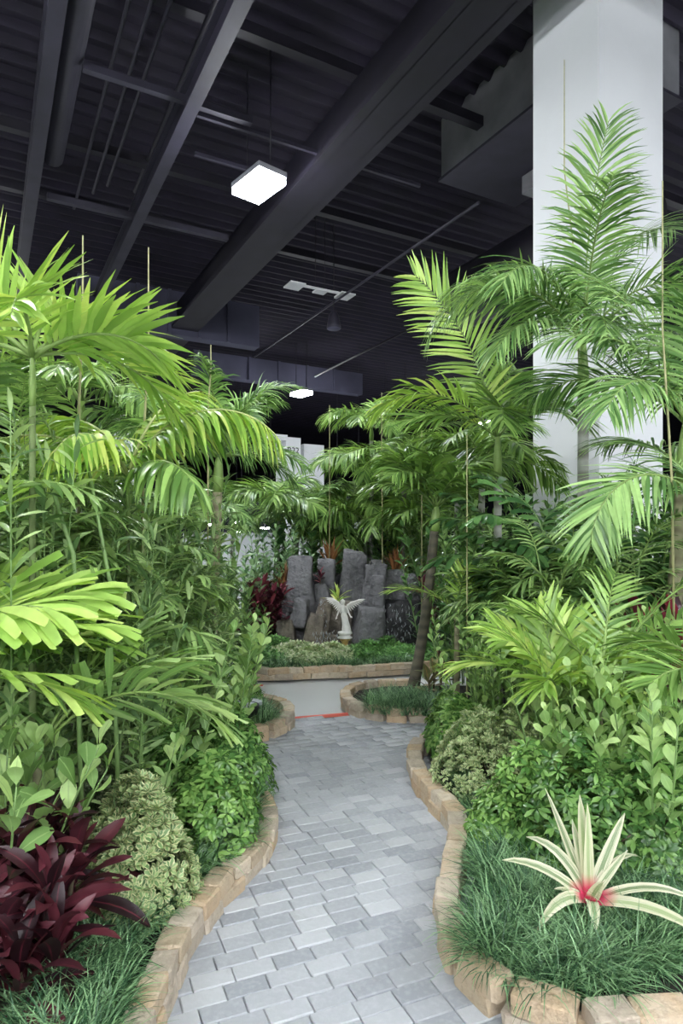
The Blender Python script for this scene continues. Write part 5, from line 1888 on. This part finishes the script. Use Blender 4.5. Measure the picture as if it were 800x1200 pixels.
# shrubs behind and beside the rockwork
bg = [(262, 7.6, 1.0, 'mid', 'at the bend of the far border'), (232, 7.0, 1.25, 'mid', 'left of the far border bend'), (205, 7.6, 1.6, 'deep', 'deep left behind the slim trunk'), (280, 9.6, 1.55, 'pale', 'dense, beyond the slim trunk'), (318, 10.4, 1.75, 'pale', 'dense, above the burgundy plants'), (255, 9.2, 1.3, 'mid', 'far left of the burgundy plants'),
      (350, 11.4, 2.0, 'deep', 'behind the left rock slabs'), (395, 11.8, 2.1, 'pale', 'behind the tallest rock slab'), (440, 11.6, 2.1, 'deep', 'behind the middle rock slabs'), (480, 11.3, 2.0, 'mid', 'behind the right rock slabs'), (520, 10.4, 2.0, 'mid', 'right of the rockwork'), (545, 9.0, 1.8, 'deep', 'right of the leaning trunk'), (585, 8.6, 2.2, 'mid', 'deep right behind the slim right palm'), (170, 8.4, 2.1, 'mid', 'far behind the left bank'), (120, 7.4, 2.3, 'deep', 'far behind the middle of the left bank')]
for i, (px, Y, h, k, tail) in enumerate(bg):
    lf, mt = dict(mid=(mid_leaf, 'lf_mid'), deep=(deep_leaf, 'lf_deep'), pale=(blue_leaf, 'lf_blue'))[k]
    leafy_shrub(dict(mid='mid-green', deep='dark green', pale='bluish-green')[k] + ' leafy shrub ' + tail, X(px, Y), Y, .1, h, 26 if k == 'pale' else 20, lf, mt, 'shrubs around the rockwork', 160 + i, .5, .065, .2, start=.1, limit=60)
bp = [  # px, py of crown, Y, L, style, tail
    (432, 550, 11.5, 1.3, 'back', 'tallest in the middle above the rockwork'), (408, 590, 12.2, 1.2, 'back', 'with a pale trunk above the tallest slab'), (362, 600, 11.6, 1.0, 'backf', 'left of the middle below the column mark'), (470, 555, 11.2, 1.6, 'back', 'right of the middle above the rock slabs'),
    (345, 612, 12.6, 1.1, 'back', 'low at the left of the rockwork'), (505, 560, 10.4, 1.4, 'back', 'behind the leaning palm'), (532, 560, 9.0, 1.0, 'back', 'behind the slim right palm'), (450, 612, 12.8, 1.3, 'back', 'low behind the middle slabs'), (395, 625, 12.0, 1.1, 'back', 'lowest, brushing the tallest slab'),
    (225, 600, 10.5, .9, 'backf', 'seen left of the slim foxtail trunk'), (270, 608, 12.5, .9, 'backf', 'seen right of the slim foxtail trunk'), (322, 592, 11.0, .9, 'back', 'with a fan frond by the far lamps'), (500, 618, 9.9, 1.0, 'back', 'low right of the rock slabs'), (90, 470, 6.8, 1.2, 'back', 'high behind the left bank'), (190, 520, 7.4, 1.1, 'backf', 'high behind the slim foxtail'),
    (432, 500, 12.6, 1.1, 'back', 'topmost over the middle, with a spread upright crown'), (480, 600, 12.0, 1.3, 'backf', 'feathery, low behind the right slabs'), (425, 610, 11.4, 1.1, 'back', 'low just behind the tallest slab'), (560, 545, 8.2, 1.1, 'back', 'left of the slim right palm trunk')]
for i, (px, py, Y, L_, st, tail) in enumerate(bp):
    z = zat(py, Y)
    palm('background palm ' + tail, X(px, Y), Y, .1, z - .35, .05, [], 'background palms', ST[st], 'trunk_grey', lean=(.05, 0), seed=200 + i, shaft=.25, auto=13, auto_L=L_, auto_e=(0 if Y > 11 and px < 490 else 25, 88))
